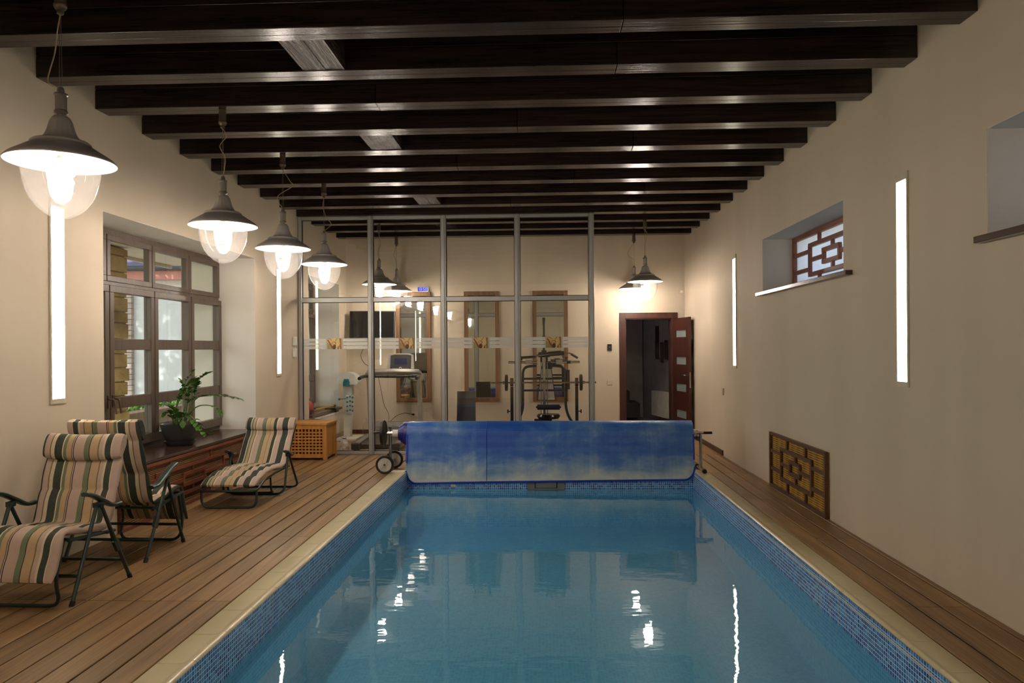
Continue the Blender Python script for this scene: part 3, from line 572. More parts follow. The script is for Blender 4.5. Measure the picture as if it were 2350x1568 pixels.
# ------------------------------------------------------------------ pendant lamps (origin at the rim, local coordinates)
def make_lamp(loc, label, curl, cord_seed):
    t = thing('pendant_lamp', label, 'pendant lamp', loc, 0, 'bell shaped pendant lamps'); top = ZB - loc[2]
    mb = MB(); mb.lathe([(0.0, top), (0.026, top), (0.027, top - 0.085), (0.031, top - 0.09), (0.031, top - 0.1), (0.024, top - 0.112), (0.017, top - 0.118), (0.016, top - 0.135), (0.006, top - 0.142), (0, top - 0.142)], n=24); mb.build('ceiling_mount', M['bronze'], t, False)
    mb = MB(); zm = top - 0.14
    for sx in (-1, 1): mb.tube([(0.002 * sx, 0, zm), (0.008 * sx, 0, 0.37)], 0.0012, 5)
    mb.build('suspension_wire', M['wire'], t, False)
    rnd = random.Random(cord_seed); P = [(0, 0, zm)]
    for i, (dx, f) in enumerate(curl): P.append((dx, rnd.uniform(-0.01, 0.02), zm + (0.375 - zm) * f))
    P.append((0, 0, 0.372)); mb = MB(); mb.tube(spline(P, 8), 0.0032, 7); mb.build('cord', M['cord'], t, False)
    mb = MB(); mb.lathe([(0, .376), (.012, .376), (.016, .368), (.018, .35), (.024, .345), (.031, .344), (.032, .336), (.027, .331), (.026, .262), (.031, .257), (.032, .246), (.026, .24), (.018, .238), (.018, .23), (0, .23)], n=28); mb.build('socket', M['socket'], t, False)
    mb = MB()
    def flute(a, z): return 1 + 0.035 * max(0, min(1, (0.225 - z) / 0.03, (z - 0.112) / 0.03)) * (abs(math.sin(a * 8)) - 0.6) if 0.11 < z < 0.228 else 1
    prof = [(.0, .236), (.02, .235), (.034, .231), (.046, .222), (.055, .208), (.061, .19), (.066, .17), (.073, .15), (.083, .132), (.096, .116), (.112, .106), (.128, .102), (.14, .1), (.148, .094), (.149, .086), (.152, .082), (.175, .07), (.205, .052), (.235, .035), (.26, .019), (.273, .007), (.277, .0), (.275, -.004)]
    prof = [(r * RS, z) for r, z in prof]; mb.lathe(prof, n=64, mod=flute); sh = mb.build('shade', M['steel'], t, False, sharp=60)
    mb = MB(); mb.lathe([(r * RS, z) for r, z in ((.275, -.004), (.268, .0), (.25, .012), (.2, .04), (.16, .058), (.13, .075), (.1, .09), (.06, .1), (0, .1))], n=48); mb.build('shade_lining', M['shade_in'], sh, False, sharp=60)
    mb = MB(); mb.lathe([(r * RS, z) for r, z in ((.141, .1015), (.1495, .096), (.152, .086), (.1545, .083))], n=48); mb.build('trim_ring', M['steel'], sh, False)
    mb = MB(); gp = [(.186, .03), (.192, .0), (.195, -.03), (.193, -.065), (.186, -.105), (.172, -.148), (.151, -.19), (.121, -.228), (.083, -.26), (.042, -.28), (.0, -.287)]
    mb.lathe([(r * RS, z) for r, z in gp], n=48); mb.build('globe', M['globe'], t, False, sharp=60)
    mb = MB(); hp = []
    for i in range(57): u = i / 56; a = u * 2 * PI * 4; r = 0.06 - 0.026 * u; hp.append((r * math.cos(a), r * math.sin(a), 0.0 - 0.185 * u))
    mb.tube(hp, 0.011, 6); b = mb.build('bulb', M['bulb'], t, False)
    mb = MB(); mb.lathe([(0, .095), (.02, .095), (.022, .02), (.034, .012), (.034, -.004), (0, -.006)], n=20); mb.build('bulb_base', M['whiteplastic'], b, False)
    return t
ZR = 2.395
def byk(k): return BY0 + k * BD + BT / 2
L2 = [(0.03, .25), (-0.03, .5), (0.025, .75)]
make_lamp((-2.405, byk(-1) + 0.03, ZR), 'nearest pendant lamp, large in the upper left corner of the photo', [(-0.01, .2), (-0.04, .5), (-0.075, .85), (-0.05, .95)], 1)
make_lamp((-2.425, byk(2), ZR), 'pendant lamp hanging in front of the tall window, second from the viewer', [(0.02, .15), (-0.03, .35), (0.02, .6), (0.015, .85)], 2)
make_lamp((-2.425, byk(4), ZR), 'pendant lamp hanging before the strip light beside the tall window', [(0.07, .3), (0.09, .42), (-0.04, .65), (-0.05, .8), (-0.02, .93)], 3)
make_lamp((-2.425, byk(6), ZR), 'pendant lamp hanging just in front of the glass partition', [(-0.01, .3), (0.03, .6), (0.08, .8), (0.04, .93)], 4)
make_lamp((-2.39, byk(10), ZR), 'pendant lamp behind the glass partition, nearer of the two on the left', [(0.02, .4), (-0.02, .7)], 5)
make_lamp((-2.39, byk(12), ZR), 'pendant lamp behind the glass partition, the one close to the back wall beside the clock', [(-0.05, .35), (-0.02, .6)], 6)
make_lamp((1.48, byk(10), ZR), 'pendant lamp in front of the open door, the nearer of two', [(0.03, .15), (0.0, .6)], 7)
make_lamp((1.48, byk(12), ZR), 'pendant lamp over the open door close to the back wall', [(-0.1, .4), (-0.08, .55), (0.0, .75)], 8)
make_lamp((1.48, byk(-5), ZR), 'assumed pendant lamp, added beside the viewer on the right wall side, outside the frame', [(0.02, .3), (-0.03, .7)], 10)  # assumed lamp, added to match the brightness of the right wall
make_lamp((-2.425, byk(-5), ZR), 'pendant lamp beside the viewer on the window side, outside the frame', [(0.03, .3), (-0.02, .7)], 9)

# ------------------------------------------------------------------ glass partition
PX = [-3.335, -2.358, -1.352, -0.343, 0.663]
part = thing('glass_partition', 'aluminium framed glass partition with striped decals in front of the gym', 'partition', ((PX[0] + PX[-1]) / 2, YP, 0))
PT = ZB - 0.002
for i, x in enumerate(PX):
    hw = 0.036 if i else 0.024; mb = MB(); mb.box(x - hw, x + hw, YP - 0.035, YP + 0.035, 0.0, PT)
    if i: mb.box(x - hw * 0.45, x + hw * 0.45, YP - 0.05, YP - 0.035, 0.0, PT)
    mb.build('post', M['alu'], part, bevel=0.006)
for i in range(4):
    a, b = PX[i] + 0.037, PX[i + 1] - 0.037
    if i == 0: a = PX[0] + 0.025
    for z0, z1, nm in ((0.001, 0.045, 'bottom_rail'), (2.095, 2.158, 'middle_rail'), (PT - 0.045, PT, 'top_rail')):
        mb = MB(); mb.box(a, b, YP - 0.03, YP + 0.03, z0, z1); mb.build(nm, M['alu'], part, bevel=0.004)
    for z0, z1 in ((0.045, 2.095), (2.158, PT - 0.045)):
        mb = MB(); mb.box(a + 0.006, b - 0.006, YP - 0.004, YP + 0.004, z0 + 0.006, z1 - 0.006); pane = mb.build('pane', M['glass'], part)
        mb = MB(); g = 0.007
        for q in ((a, a + g, z0, z1), (b - g, b, z0, z1), (a, b, z0, z0 + g), (a, b, z1 - g, z1)): mb.box(q[0], q[1], YP - 0.012, YP + 0.012, q[2], q[3])
        mb.build('seal', M['alud'], pane)
        if z0 < 1:
            sx = (-2.87, -1.86, -0.85, 0.15)[i]; mb = MB(); yb = YP - 0.006
            for k in range(3):
                c = 1.451 + 0.0515 * k; h = 0.044
                mb.box(a + 0.015, sx - 0.118, yb, yb + 0.001, c, c + h); mb.box(sx + 0.122, b - 0.015, yb, yb + 0.001, c, c + h)
            mb.build('striped_decal', M.setdefault('decal', glass('frosted decal film', (0.93, 0.93, 0.92), 0.04, 0.55, (0.86, 0.85, 0.82))), pane)
            # insect picture sticker, built from flat coloured shapes
            mb = MB(); S = 0.198; Hh = 0.148; x0, zz = sx - S / 2, 1.451
            def P2(u, v, d): return (x0 + u * S, yb - 0.0004 * d, zz + v * Hh)
            def poly(pts, m, d): mb.cm = m; mb.add([P2(u, v, d) for u, v in pts], [tuple(range(len(pts)))])
            def blob(u, v, ru, rv, m, d, n=14, rot=0): poly([(u + ru * math.cos(2 * PI * q / n) * math.cos(rot) - rv * math.sin(2 * PI * q / n) * math.sin(rot), v + ru * math.cos(2 * PI * q / n) * math.sin(rot) + rv * math.sin(2 * PI * q / n) * math.cos(rot)) for q in range(n)], m, d)
            poly([(0, 0), (1, 0), (1, 1), (0, 1)], 0, 0); poly([(0, 0), (.32, 0), (.3, .3), (0, .62)], 1, 1); poly([(.78, 0), (1, 0), (1, 1), (.84, 1), (.9, .5)], 2, 1)
            poly([(0, .84), (.05, .9), (.53, .03), (.48, 0), (.36, 0), (.3, .12)], 3, 2); poly([(.03, .93), (.08, .92), (.56, .02), (.5, .02)], 4, 3)
            poly([(.02, .99), (.16, 1.0), (.22, .96), (.36, .79), (.33, .79), (.2, .93), (.14, .965)], 5, 3); poly([(.74, 1.0), (.7, 1.0), (.6, .84), (.56, .72), (.58, .72), (.64, .85)], 5, 3)
            blob(.5, .2, .12, .22, 5, 4); blob(.62, .35, .15, .2, 6, 3, rot=.5); blob(.48, .56, .15, .14, 3, 5); blob(.47, .55, .10, .10, 6, 6); blob(.46, .55, .03, .03, 5, 7)
            for q in range(4): poly([(.58 + .09 * q, .42 - .07 * q), (.62 + .09 * q, .45 - .07 * q), (.58 + .1 * q, .0), (.52 + .1 * q, .0)], (5, 6)[q % 2], 8 + q)
            for key, rgb in (('k0', (196, 168, 112)), ('k1', (140, 130, 66)), ('k2', (132, 98, 48)), ('k3', (126, 66, 32)), ('k4', (190, 124, 84)), ('k5', (70, 40, 18)), ('k6', (214, 176, 104))):
                if key not in M: M[key] = plain('sticker colour ' + key, rgb, 0.5, 0, 0.05)
            mb.build('picture_sticker', [M['k%d' % q] for q in range(7)], pane)

# ------------------------------------------------------------------ deck chairs (local: +x forward, +y to the sitter's left)
def resample(P, n):
    P = [Vector((p[0], 0, p[1])) for p in P]; S = [0]
    for i in range(1, len(P)): S.append(S[-1] + (P[i] - P[i - 1]).length)
    out = []
    for k in range(n):
        s = S[-1] * k / (n - 1); i = 1
        while i < len(S) - 1 and S[i] < s: i += 1
        out.append(P[i - 1].lerp(P[i], (s - S[i - 1]) / max(1e-9, S[i] - S[i - 1])))
    return out, S[-1]
def cushion(path, w, th, seams, n=90, m=26, wob=0.0015):
    P, L = resample([(p.x, p.z) for p in spline([(a, 0, b) for a, b in path], 10)], n); mb = MB(); ring_ = []
    for j in range(m): a = 2 * PI * j / m; c, s = math.cos(a), math.sin(a); ring_.append((math.copysign(abs(c) ** 0.35, c), math.copysign(abs(s) ** 0.6, s)))
    rnd = random.Random(int(w * 1e4) + len(path))
    def fn(u, v):
        i = min(n - 1, int(round(u * (n - 1)))); p = P[i]; t = (P[min(i + 1, n - 1)] - P[max(i - 1, 0)]).normalized(); nn = Vector((-t.z, 0, t.x))
        if nn.z < 0 and abs(t.z) < 0.9 or (abs(t.z) >= 0.9 and nn.x < 0): nn = -nn
        cy, cn = ring_[int(round(v * m)) % m]; s = u; d = min([abs(s - q) for q in seams] + [s, 1 - s])
        tk = th * (0.30 + 0.70 * min(1, (d / 0.06)) ** 0.55); b = 1 + 0.10 * math.sin(cy * 9 + s * 40) * 0.3
        ww = w * (1 - 0.015 * (1 - min(1, d / 0.04)))
        q = p + nn * (tk * 0.5 * cn * b) ; return (q.x, cy * ww + wob * math.sin(s * 55 + cn), q.z)
    mb.grid(fn, n, m, False, True)
    c0 = [fn(0, j / m) for j in range(m)]; c1 = [fn(1, j / m) for j in range(m)]; mb.add(c0, [tuple(range(m))]); mb.add(c1, [tuple(range(m))[::-1]]); return mb
def roll_pillow(c, t, nn, w, a, b):   # elliptical headrest pillow across the top of the cushion
    mb = MB(); m = 20; n = 24
    def fn(u, v):
        y = (u * 2 - 1); k = (1 - abs(y) ** 6) ** 0.5 if abs(y) < 1 else 0; an = 2 * PI * v; sag = -0.014 * (1 - y * y)
        q = Vector(c) + Vector(t) * (a * math.cos(an) * (0.86 + 0.14 * k) + sag) + Vector(nn) * (b * math.sin(an) * (0.55 + 0.45 * k)); return (q.x, y * w, q.z)
    mb.grid(fn, n, m, False, True); mb.add([fn(0, j / m) for j in range(m)], [tuple(range(m))[::-1]]); mb.add([fn(1, j / m) for j in range(m)], [tuple(range(m))]); return mb
def armrest(mb, y, P, w=0.026, h=0.013):
    pts = spline([(a, y, b) for a, b in P], 5); n = len(pts); vs = []; fs = []; m = 12
    for i, p in enumerate(pts):
        t = (pts[min(i + 1, n - 1)] - pts[max(i - 1, 0)]).normalized(); nn = Vector((-t.z, 0, t.x)); u = i / (n - 1); ww = w * (0.62 + 0.38 * math.sin(PI * min(1, (1 - u) * 0.55 + 0.25)))
        for k in range(m): a = 2 * PI * k / m; q = p + nn * (h * math.sin(a)); vs.append((q.x, y + ww * math.copysign(abs(math.cos(a)) ** .6, math.cos(a)), q.z))
    for i in range(n - 1):
        for k in range(m): fs.append((i * m + k, i * m + (k + 1) % m, (i + 1) * m + (k + 1) % m, (i + 1) * m + k))
    mb.add(vs, fs, True); mb.add(vs[:m], [tuple(range(m))[::-1]]); mb.add(vs[-m:], [tuple(range(m))]); return mb
GM = M['green_metal']
def recliner(loc, rotz, label, back_top, back_bot, knee, foot, headtilt=0):
    t = thing('reclining_deck_chair', label, 'deck chair', loc, rotz, 'striped reclining deck chairs'); w = 0.275; r = 0.0115
    bt, bb = Vector((back_top[0], 0, back_top[1])), Vector((back_bot[0], 0, back_bot[1])); kn, ft = Vector((knee[0], 0, knee[1])), Vector((foot[0], 0, foot[1]))
    path = [(bt.x, bt.z), tuple((bt * .66 + bb * .34).xz), tuple((bt * .33 + bb * .67).xz), (bb.x + 0.0, bb.z + 0.01), (bb.x * .6 + kn.x * .4, bb.z * .6 + kn.z * .4 - 0.012), (kn.x - 0.03, kn.z), (kn.x + 0.03, kn.z - 0.03), tuple((kn * .5 + ft * .5).xz), (ft.x, ft.z)]
    L1 = (bt - bb).length; L2 = (bb - kn).length; L3 = (kn - ft).length; L = L1 + L2 + L3
    seams = [0.22 * L1 / L, L1 * 0.62 / L, (L1) / L, (L1 + L2 * 0.5) / L, (L1 + L2) / L]
    cushion(path, 0.255, 0.055, seams).build('cushion', M['stripeA'], t, False, sharp=70)
    d = (bt - bb).normalized(); nn = Vector((d.z, 0, -d.x)); nn = nn if nn.x > 0 else -nn
    roll_pillow(bt - d * 0.075 + nn * 0.03, d, nn, 0.258, 0.085, 0.045).build('headrest_pillow', M['stripeA'], t, False, sharp=70)
    piv = (0.0, 0.535)
    for s in (-1, 1):
        y = s * w; mb = MB(); mb.tube([(0.012, y, 0.52), (0.234, y, 0.012)], r, 12); mb.cm = 1; mb.tube([(0.228, y, 0.026), (0.239, y, 0.0)], 0.0145, 12); mb.build('leg', [GM, M['dark_cap']], t, False)
        mb = MB(); y2 = s * (w + 0.014); mb.tube([(-0.012, y2, 0.52), (-0.295, y2, 0.012)], r, 12); mb.cbox((-0.165, y2, 0.245), (0.045, 0.02, 0.075), Euler((0, 0.5, 0))); mb.cm = 1; mb.tube([(-0.288, y2, 0.026), (-0.302, y2, 0.0)], 0.0145, 12); mb.build('leg', [GM, M['dark_cap']], t, False)
        mb = MB(); armrest(mb, s * (w + 0.004), [(-0.21, 0.495), (-0.13, 0.50), (-0.04, 0.545), (0.06, 0.595), (0.125, 0.612)]); mb.cbox((0, s * w, 0.527), (0.05, 0.03, 0.03)); mb.tube([(0, s * w - 0.02, 0.52), (0, s * w + 0.024, 0.52)], 0.008, 10); mb.build('armrest', GM, t, False)
    for (u, z, ww) in ((0.17, 0.15, w), (-0.225, 0.135, w + .014)):
        mb = MB(); mb.tube([(u, -ww, z), (u, ww, z)], 0.0105, 10); mb.build('crossbar', GM, t, False)
    mb = MB(); off = nn * -0.004; P0 = bb + off - d * 0.02; P1 = bt + off + d * 0.005
    P1 = P1 - d * .03; off = nn * 0; mb.tube(fillet([(P0.x, -.21, P0.z), (P1.x, -.21, P1.z), (P1.x, .21, P1.z), (P0.x, .21, P0.z)], 0.06), 0.0075, 10); mb.build('back_frame', GM, t, False)
    mb = MB(); zs = -0.042
    for s in (-1, 1): mb.tube([(bb.x - 0.03, s * 0.262, bb.z + zs), (kn.x, s * 0.262, kn.z + zs)], 0.0105, 10)
    mb.tube([(bb.x + 0.03, -0.262, bb.z + zs), (bb.x + 0.03, 0.262, bb.z + zs)], 0.009, 10); mb.tube([(kn.x - 0.02, -0.262, kn.z + zs), (kn.x - 0.02, 0.262, kn.z + zs)], 0.009, 10); mb.build('seat_frame', GM, t, False)
    mb = MB(); dd = (ft - kn).normalized(); q0 = kn + Vector((0.0, 0, zs)); q1 = ft + Vector((-0.045, 0, 0.0))
    mb.tube(fillet([(q0.x, -.235, q0.z), (q1.x, -.235, q1.z), (q1.x - .05, -.235, 0.0125), (q1.x - .05, .235, 0.0125), (q1.x, .235, q1.z), (q0.x, .235, q0.z)], 0.09), 0.0105, 10); mb.build('footrest_frame', GM, t, False)
    return t
recliner((-2.949, 4.334, 0), math.radians(-91.9), 'striped reclining deck chair cut by the left edge, facing the viewer', (-0.338, 0.905), (-0.153, 0.372), (0.246, 0.418), (0.366, 0.17))
recliner((-3.007, 5.251, 0), math.radians(88.7), 'striped reclining deck chair seen from behind, its back to the nearest chair', (-0.318, 0.965), (-0.13, 0.372), (0.246, 0.418), (0.352, 0.15))

def low_lounger(loc, rotz, label):
    t = thing('low_deck_lounger', label, 'deck chair', loc, rotz, None); bt, bb, kn = Vector((-.628, 0, .70)), Vector((-.30, 0, .285)), Vector((.51, 0, .235))
    path = [(bt.x, bt.z), (-.53, .575), (-.41, .42), (-.32, .31), (-.20, .275), (0.0, .29), (.2, .29), (.36, .265), (.45, .245), (.535, .215)]
    cushion(path, 0.254, 0.062, [.14, .40, .62, .75, .87]).build('cushion', M['stripeC'], t, False, sharp=70)
    d = (bt - bb).normalized(); nn = Vector((d.z, 0, -d.x)); nn = nn if nn.x > 0 else -nn
    roll_pillow(bt - d * 0.06 + nn * 0.03, d, nn, 0.258, 0.075, 0.045).build('headrest_pillow', M['stripeC'], t, False, sharp=70)
    w = 0.29; r = 0.011; pv = (-.234, .375)
    mb = MB(); mb.tube(fillet([(pv[0], -w, pv[1]), (-.13, -w, r), (-.13, w, r), (pv[0], w, pv[1])], 0.09), r, 12); mb.build('front_leg', GM, t, False)
    mb = MB(); y2 = w + 0.016; mb.tube(fillet([(pv[0] - .01, -y2, pv[1]), (-.37, -y2, .20), (-.52, -y2, r), (-.52, y2, r), (-.37, y2, .20), (pv[0] - .01, y2, pv[1])], 0.08), r, 12); mb.build('rear_leg', GM, t, False)
    mb = MB(); mb.tube(fillet([(.30, -.262, .235), (.53, -.262, .165), (.53, .262, .165), (.30, .262, .235)], 0.05), r, 10)
    for s in (-1, 1): mb.tube([(-.36, s * .262, .255), (.02, s * .262, .25), (.31, s * .262, .232)], r, 10)
    mb.tube([(-.3, -.262, .253), (-.3, .262, .253)], .009, 10); mb.build('seat_frame', GM, t, False)
    mb = MB(); mb.tube(fillet([(.505, -.255, .17), (.50, -.255, r), (.50, .255, r), (.505, .255, .17)], 0.08), r, 12); mb.build('footrest_leg', GM, t, False)
    mb = MB(); mb.tube(fillet([(.10, -.235, .235), (.08, -.235, .08), (-.0, -.235, .05), (-.0, .235, .05), (.08, .235, .08), (.10, .235, .235)], 0.06), .009, 10); mb.build('crossbar', GM, t, False)
    for s in (-1, 1):
        mb = MB(); armrest(mb, s * (w + .006), [(-.36, .378), (-.30, .375), (-.235, .40), (-.19, .425), (-.15, .43)]); mb.cbox((pv[0], s * w, .385), (.04, .03, .03)); mb.build('armrest', GM, t, False)
    mb = MB(); off = nn * -0.04; P0 = bb + off; P1 = bt + off; mb.tube(fillet([(P0.x, -.24, P0.z), (P1.x, -.24, P1.z), (P1.x, .24, P1.z), (P0.x, .24, P0.z)], 0.05), 0.0105, 10); mb.build('back_frame', GM, t, False)
    return t
low_lounger((-2.877, 7.139, 0), math.radians(-89.6), 'low striped lounger with looped tube legs, next to the wooden hamper')

# ------------------------------------------------------------------ potted plant on the sill
PC = Vector((-3.565, 7.12, WZ0)); plant = thing('potted_plant', 'tall leafy green plant in a charcoal pot on the long window sill', 'plant', tuple(PC))
def sq_lathe(mb, prof, n=48):
    def md(a, z): return 1 / (abs(math.cos(a)) ** 2.6 + abs(math.sin(a)) ** 2.6) ** (1 / 2.6)
    return mb.lathe(prof, (0, 0, 0), n, 'z', md)
mb = MB(); sq_lathe(mb, [(0, .03), (.105, .03), (.115, .036), (.135, .08), (.155, .14), (.172, .20), (.176, .212), (.170, .214), (.162, .2), (.155, .17), (0, .17)]); mb.build('pot', M['pot'], plant, False, sharp=50)
mb = MB(); sq_lathe(mb, [(0, .0), (.105, .0), (.11, .004), (.142, .04), (.144, .046), (.138, .046), (.108, .026), (0, .026)]); mb.build('saucer', M['pot'], plant, False, sharp=50)
mb = MB(); mb.lathe([(0, .185), (.08, .185), (.145, .178)], n=24); mb.build('soil', M['soil'], plant, False)
V2 = (_r.normalized(), _u)
def leaf(mb, p, d, up, L, W_, cup=0.25):
    d = d.normalized(); s = d.cross(up); s = s.normalized() if s.length > 1e-4 else Vector((1, 0, 0)); nn = s.cross(d).normalized(); rows = 7; vs = []
    for i in range(rows + 1):
        t = i / rows; ww = W_ * (math.sin(PI * min(1, t ** 0.8)) ** 0.75 if 0 < t < 1 else 0.02); c = p + d * (L * t) - nn * (0.22 * L * t * t)
        for k in (-1, 0, 1): vs.append(c + s * (ww * k) + nn * (abs(k) * ww * cup))
    mb.add(vs, [(i * 3 + k, i * 3 + k + 1, (i + 1) * 3 + k + 1, (i + 1) * 3 + k) for i in range(rows) for k in (0, 1)], True)
rp = random.Random(5)
# frond tips given as offsets (metres) across the view and up, plus depth towards the viewer; leaf range along the stem
S_ = 7.35 / 1697.0 / 4.357
def off(px, py, dpt): return Vector((0, 0, 0.185)) + V2[0] * ((px - 400) * S_) + V2[1] * ((672 - py) * S_) - _f * dpt
fronds = [([(430, 672, 0), (470, 520, .03), (520, 330, .05), (600, 220, .08), (718, 150, .10)], .35, 15, .075, .028),
          ([(440, 672, .03), (520, 500, .06), (600, 390, .09), (760, 365, .12), (900, 368, .15), (1045, 395, .18)], .42, 15, .062, .024),
          ([(450, 672, .05), (540, 530, .09), (640, 465, .13), (760, 458, .17), (850, 485, .2), (885, 520, .22)], .62, 8, .06, .016),
          ([(455, 672, .05), (530, 560, .10), (620, 620, .15), (690, 690, .19), (745, 745, .21), (800, 715, .22)], .35, 9, .08, .03),
          ([(340, 672, 0), (345, 500, -.03), (370, 370, -.05), (440, 230, -.04), (520, 140, .0)], .5, 7, .055, .02),
          ([(380, 672, .04), (390, 520, .07), (440, 380, .08), (500, 270, .06), (545, 215, .05)], .45, 11, .07, .03),
          ([(360, 672, .05), (365, 590, .09), (350, 520, .12), (315, 545, .14)], .3, 8, .075, .032),
          ([(400, 672, .06), (420, 560, .11), (400, 490, .14), (350, 460, .15)], .3, 9, .08, .034),
          ([(420, 672, .06), (460, 580, .12), (490, 545, .15), (500, 600, .17)], .3, 9, .08, .034),
          ([(385, 672, -.02), (420, 480, -.06), (420, 330, -.09), (370, 240, -.1)], .55, 7, .06, .022),
          ([(460, 672, -.03), (510, 460, -.04), (540, 330, -.03), (580, 260, .02)], .4, 10, .075, .03)]
for pts, f0, nl, L, W_ in fronds:
    sp = spline([off(*p) for p in pts], 10); n = len(sp); mb = MB(); mb.cm = 1; mb.tube(sp, [0.0085 * (1 - 0.72 * i / (n - 1)) for i in range(n)], 7); mb.cm = 0
    for k in range(nl):
        u = f0 + (1 - f0) * (k / max(1, nl - 1)); i = min(n - 2, int(u * (n - 1))); p = sp[i]; tg = (sp[i + 1] - sp[i]).normalized()
        sd = tg.cross(Vector((0, 0, 1))); sd = sd.normalized() if sd.length > .1 else V2[0]
        for s in (-1, 1):
            dr = tg * 0.75 + sd * (s * rp.uniform(.6, 1.0)) + Vector((0, 0, rp.uniform(.0, .5))); k2 = rp.uniform(.75, 1.1) * (1 - .3 * u); leaf(mb, p, dr, Vector((rp.uniform(-.3, .3), rp.uniform(-.3, .3), 1)), L * k2, W_ * k2)
    leaf(mb, sp[-1], sp[-1] - sp[-2], Vector((0, 0, 1)), L, W_ * .8); mb.build('frond', [M['leaf'], M['stem']], plant, False, sharp=60)

# ------------------------------------------------------------------ hamper
def hamper():
    x1, y0 = -2.832, 9.545; W_, D_, H_ = 0.52, 0.47, 0.485; x0 = x1 - W_; y1 = y0 + D_
    t = thing('laundry_hamper', 'honey coloured slatted wooden hamper against the glass partition', 'hamper', (x0 + W_ / 2, y0 + D_ / 2, 0)); L = 0.05
    for x in (x0, x1 - L):
        for y in (y0, y1 - L): mb = MB(); mb.box(x, x + L, y, y + L, 0, H_ - 0.03); mb.build('corner_post', M['hamperwood'], t, bevel=0.003)
    for nm, ax, c in (('front_panel', 0, y0), ('side_panel', 1, x1 - 0.02), ('rear_panel', 0, y1 - 0.02), ('side_panel', 1, x0)):
        mb = MB(); a, b = (x0 + L, x1 - L) if ax == 0 else (y0 + L, y1 - L); z0, z1 = 0.03, H_ - 0.03; th = 0.02
        def bar(p, q, r_, s_, dd):
            if ax == 0: mb.box(p, q, c + dd, c + dd + th * .48, r_, s_)
            else: mb.box(c + dd, c + dd + th * .48, p, q, r_, s_)
        bar(a, b, z0, z0 + .05, .001); bar(a, b, z1 - .05, z1, .001)
        for i in range(8): z = z0 + .05 + (z1 - z0 - .1) * (i + .5) / 8; bar(a, b, z + .008, z + .026, .001) if i < 7 else None
        nv = 9
        for i in range(nv + 1): p = a + (b - a) * i / nv; bar(max(a, p - .0105), min(b, p + .0105), z0 + .03, z1 - .03, .0105)
        mb.build(nm, M['hamperwood'], t)
    mb = MB(); mb.box(x0 + .023, x1 - .023, y0 + .023, y1 - .023, .035, H_ - .05); mb.build('lining', M['inside'], t)
    mb = MB(); mb.box(x0 - .01, x1 + .01, y0 - .01, y1 + .01, H_ - .029, H_); mb.build('lid', M['hamperwood'], t, bevel=.004)
hamper()

# ------------------------------------------------------------------ pool cover and its reel
RY, RZc, RRAD = 8.725, 0.445, 0.142
reel = thing('cover_reel', 'steel pool cover reel with wheels and a black hand wheel', 'reel', (0.0, RY, 0))
mb = MB(); mb.cyl((-1.79, RY, RZc), (1.775, RY, RZc), 0.043, n=24); mb.build('roller_tube', M['whiteplastic'], reel)
mb = MB(); mb.cyl((-1.885, RY, RZc), (-1.79, RY, RZc), 0.014, n=14); mb.cyl((-1.845, RY, RZc), (-1.79, RY, RZc), 0.026, n=18); mb.build('axle', M['chrome'], reel)
mb = MB(); mb.tube([(-1.822, RY, 0.11), (-1.822, RY, RZc - .01)], 0.018, 14); mb.build('left_post', M['chrome'], reel)
mb = MB(); mb.tube([(-1.822, RY, RZc + .02), (-1.822, RY, RZc + .06)], .006, 8); mb.lathe([(0, .075), (.02, .075), (.022, .066), (.02, .058), (0, .058)], (-1.822, RY, RZc), 16); mb.build('locking_knob', M['blackplastic'], reel)
mb = MB(); mb.tube([(-1.845, RY - .205, .104), (-1.815, RY + .205, .104)], .016, 12); mb.build('wheel_beam', M['chrome'], reel)
for dy in (-.205, .205):
    mb = MB(); R_ = .104; wy = RY + dy; wx = -1.845 if dy < 0 else -1.815; mb.lathe([(.080, -.016), (.097, -.02), (R_, -.014), (R_, .014), (.097, .02), (.080, .016), (.080, -.016)], (wx, wy, R_), 104, 'y', lambda a, z: 1 + (.03 if abs(z) < .015 and math.sin(a * 26) > 0 else 0)); wh = mb.build('wheel', M['dark_cap'], reel, sharp=40)
    mb = MB(); mb.lathe([(.0, .016), (.02, .018), (.022, .01), (.03, .006), (.076, .008), (.081, .014), (.081, -.014), (.076, -.008), (.03, -.006), (.022, -.01), (.02, -.018), (0, -.018)], (wx, wy, R_), 40, 'y')
    for k in range(7): a = 2 * PI * k / 7 + .2; mb.cbox((wx + .052 * math.cos(a), wy, R_ + .052 * math.sin(a)), (.056, .03, .016), Euler((0, -a, 0)))
    mb.build('hub', M['padwhite'], wh); mb = MB(); mb.cyl((wx, wy - .024, R_), (wx, wy + .024, R_), .012, n=12); mb.build('axle_cap', M['bronze'], wh)
mb = MB(); mb.lathe([(0, -.02), (.03, -.022), (.05, -.012), (.125, -.01), (.15, -.018), (.158, -.006), (.158, .006), (.15, .014), (.125, .006), (.05, .008), (0, .012)], (-1.9, RY, RZc), 44, 'x'); hw = mb.build('hand_wheel', M['blackplastic'], reel, sharp=40)
mb = MB(); mb.tube([(-1.9, RY, RZc), (-1.945, RY - .01, RZc + .0)], .012, 10); mb.tube([(-1.93, RY - .05, RZc + .02), (-2.01, RY - .05, RZc + .015)], .013, 10); mb.tube([(-1.925, RY - .05, RZc + .02), (-1.93, RY - .01, RZc + .13)], .008, 8); mb.build('crank_handle', M['blackplastic'], hw)
mb = MB(); mb.cyl((1.775, RY, RZc + .0), (1.80, RY, RZc), 0.03, n=20); mb.cyl((1.79, RY, RZc), (1.865, RY, RZc), .017, n=14); mb.build('axle', M['chrome'], reel)
mb = MB(); mb.cyl((1.865, RY, RZc), (1.965, RY, RZc), .016, n=14); mb.build('grip', M['blackplastic'], reel)
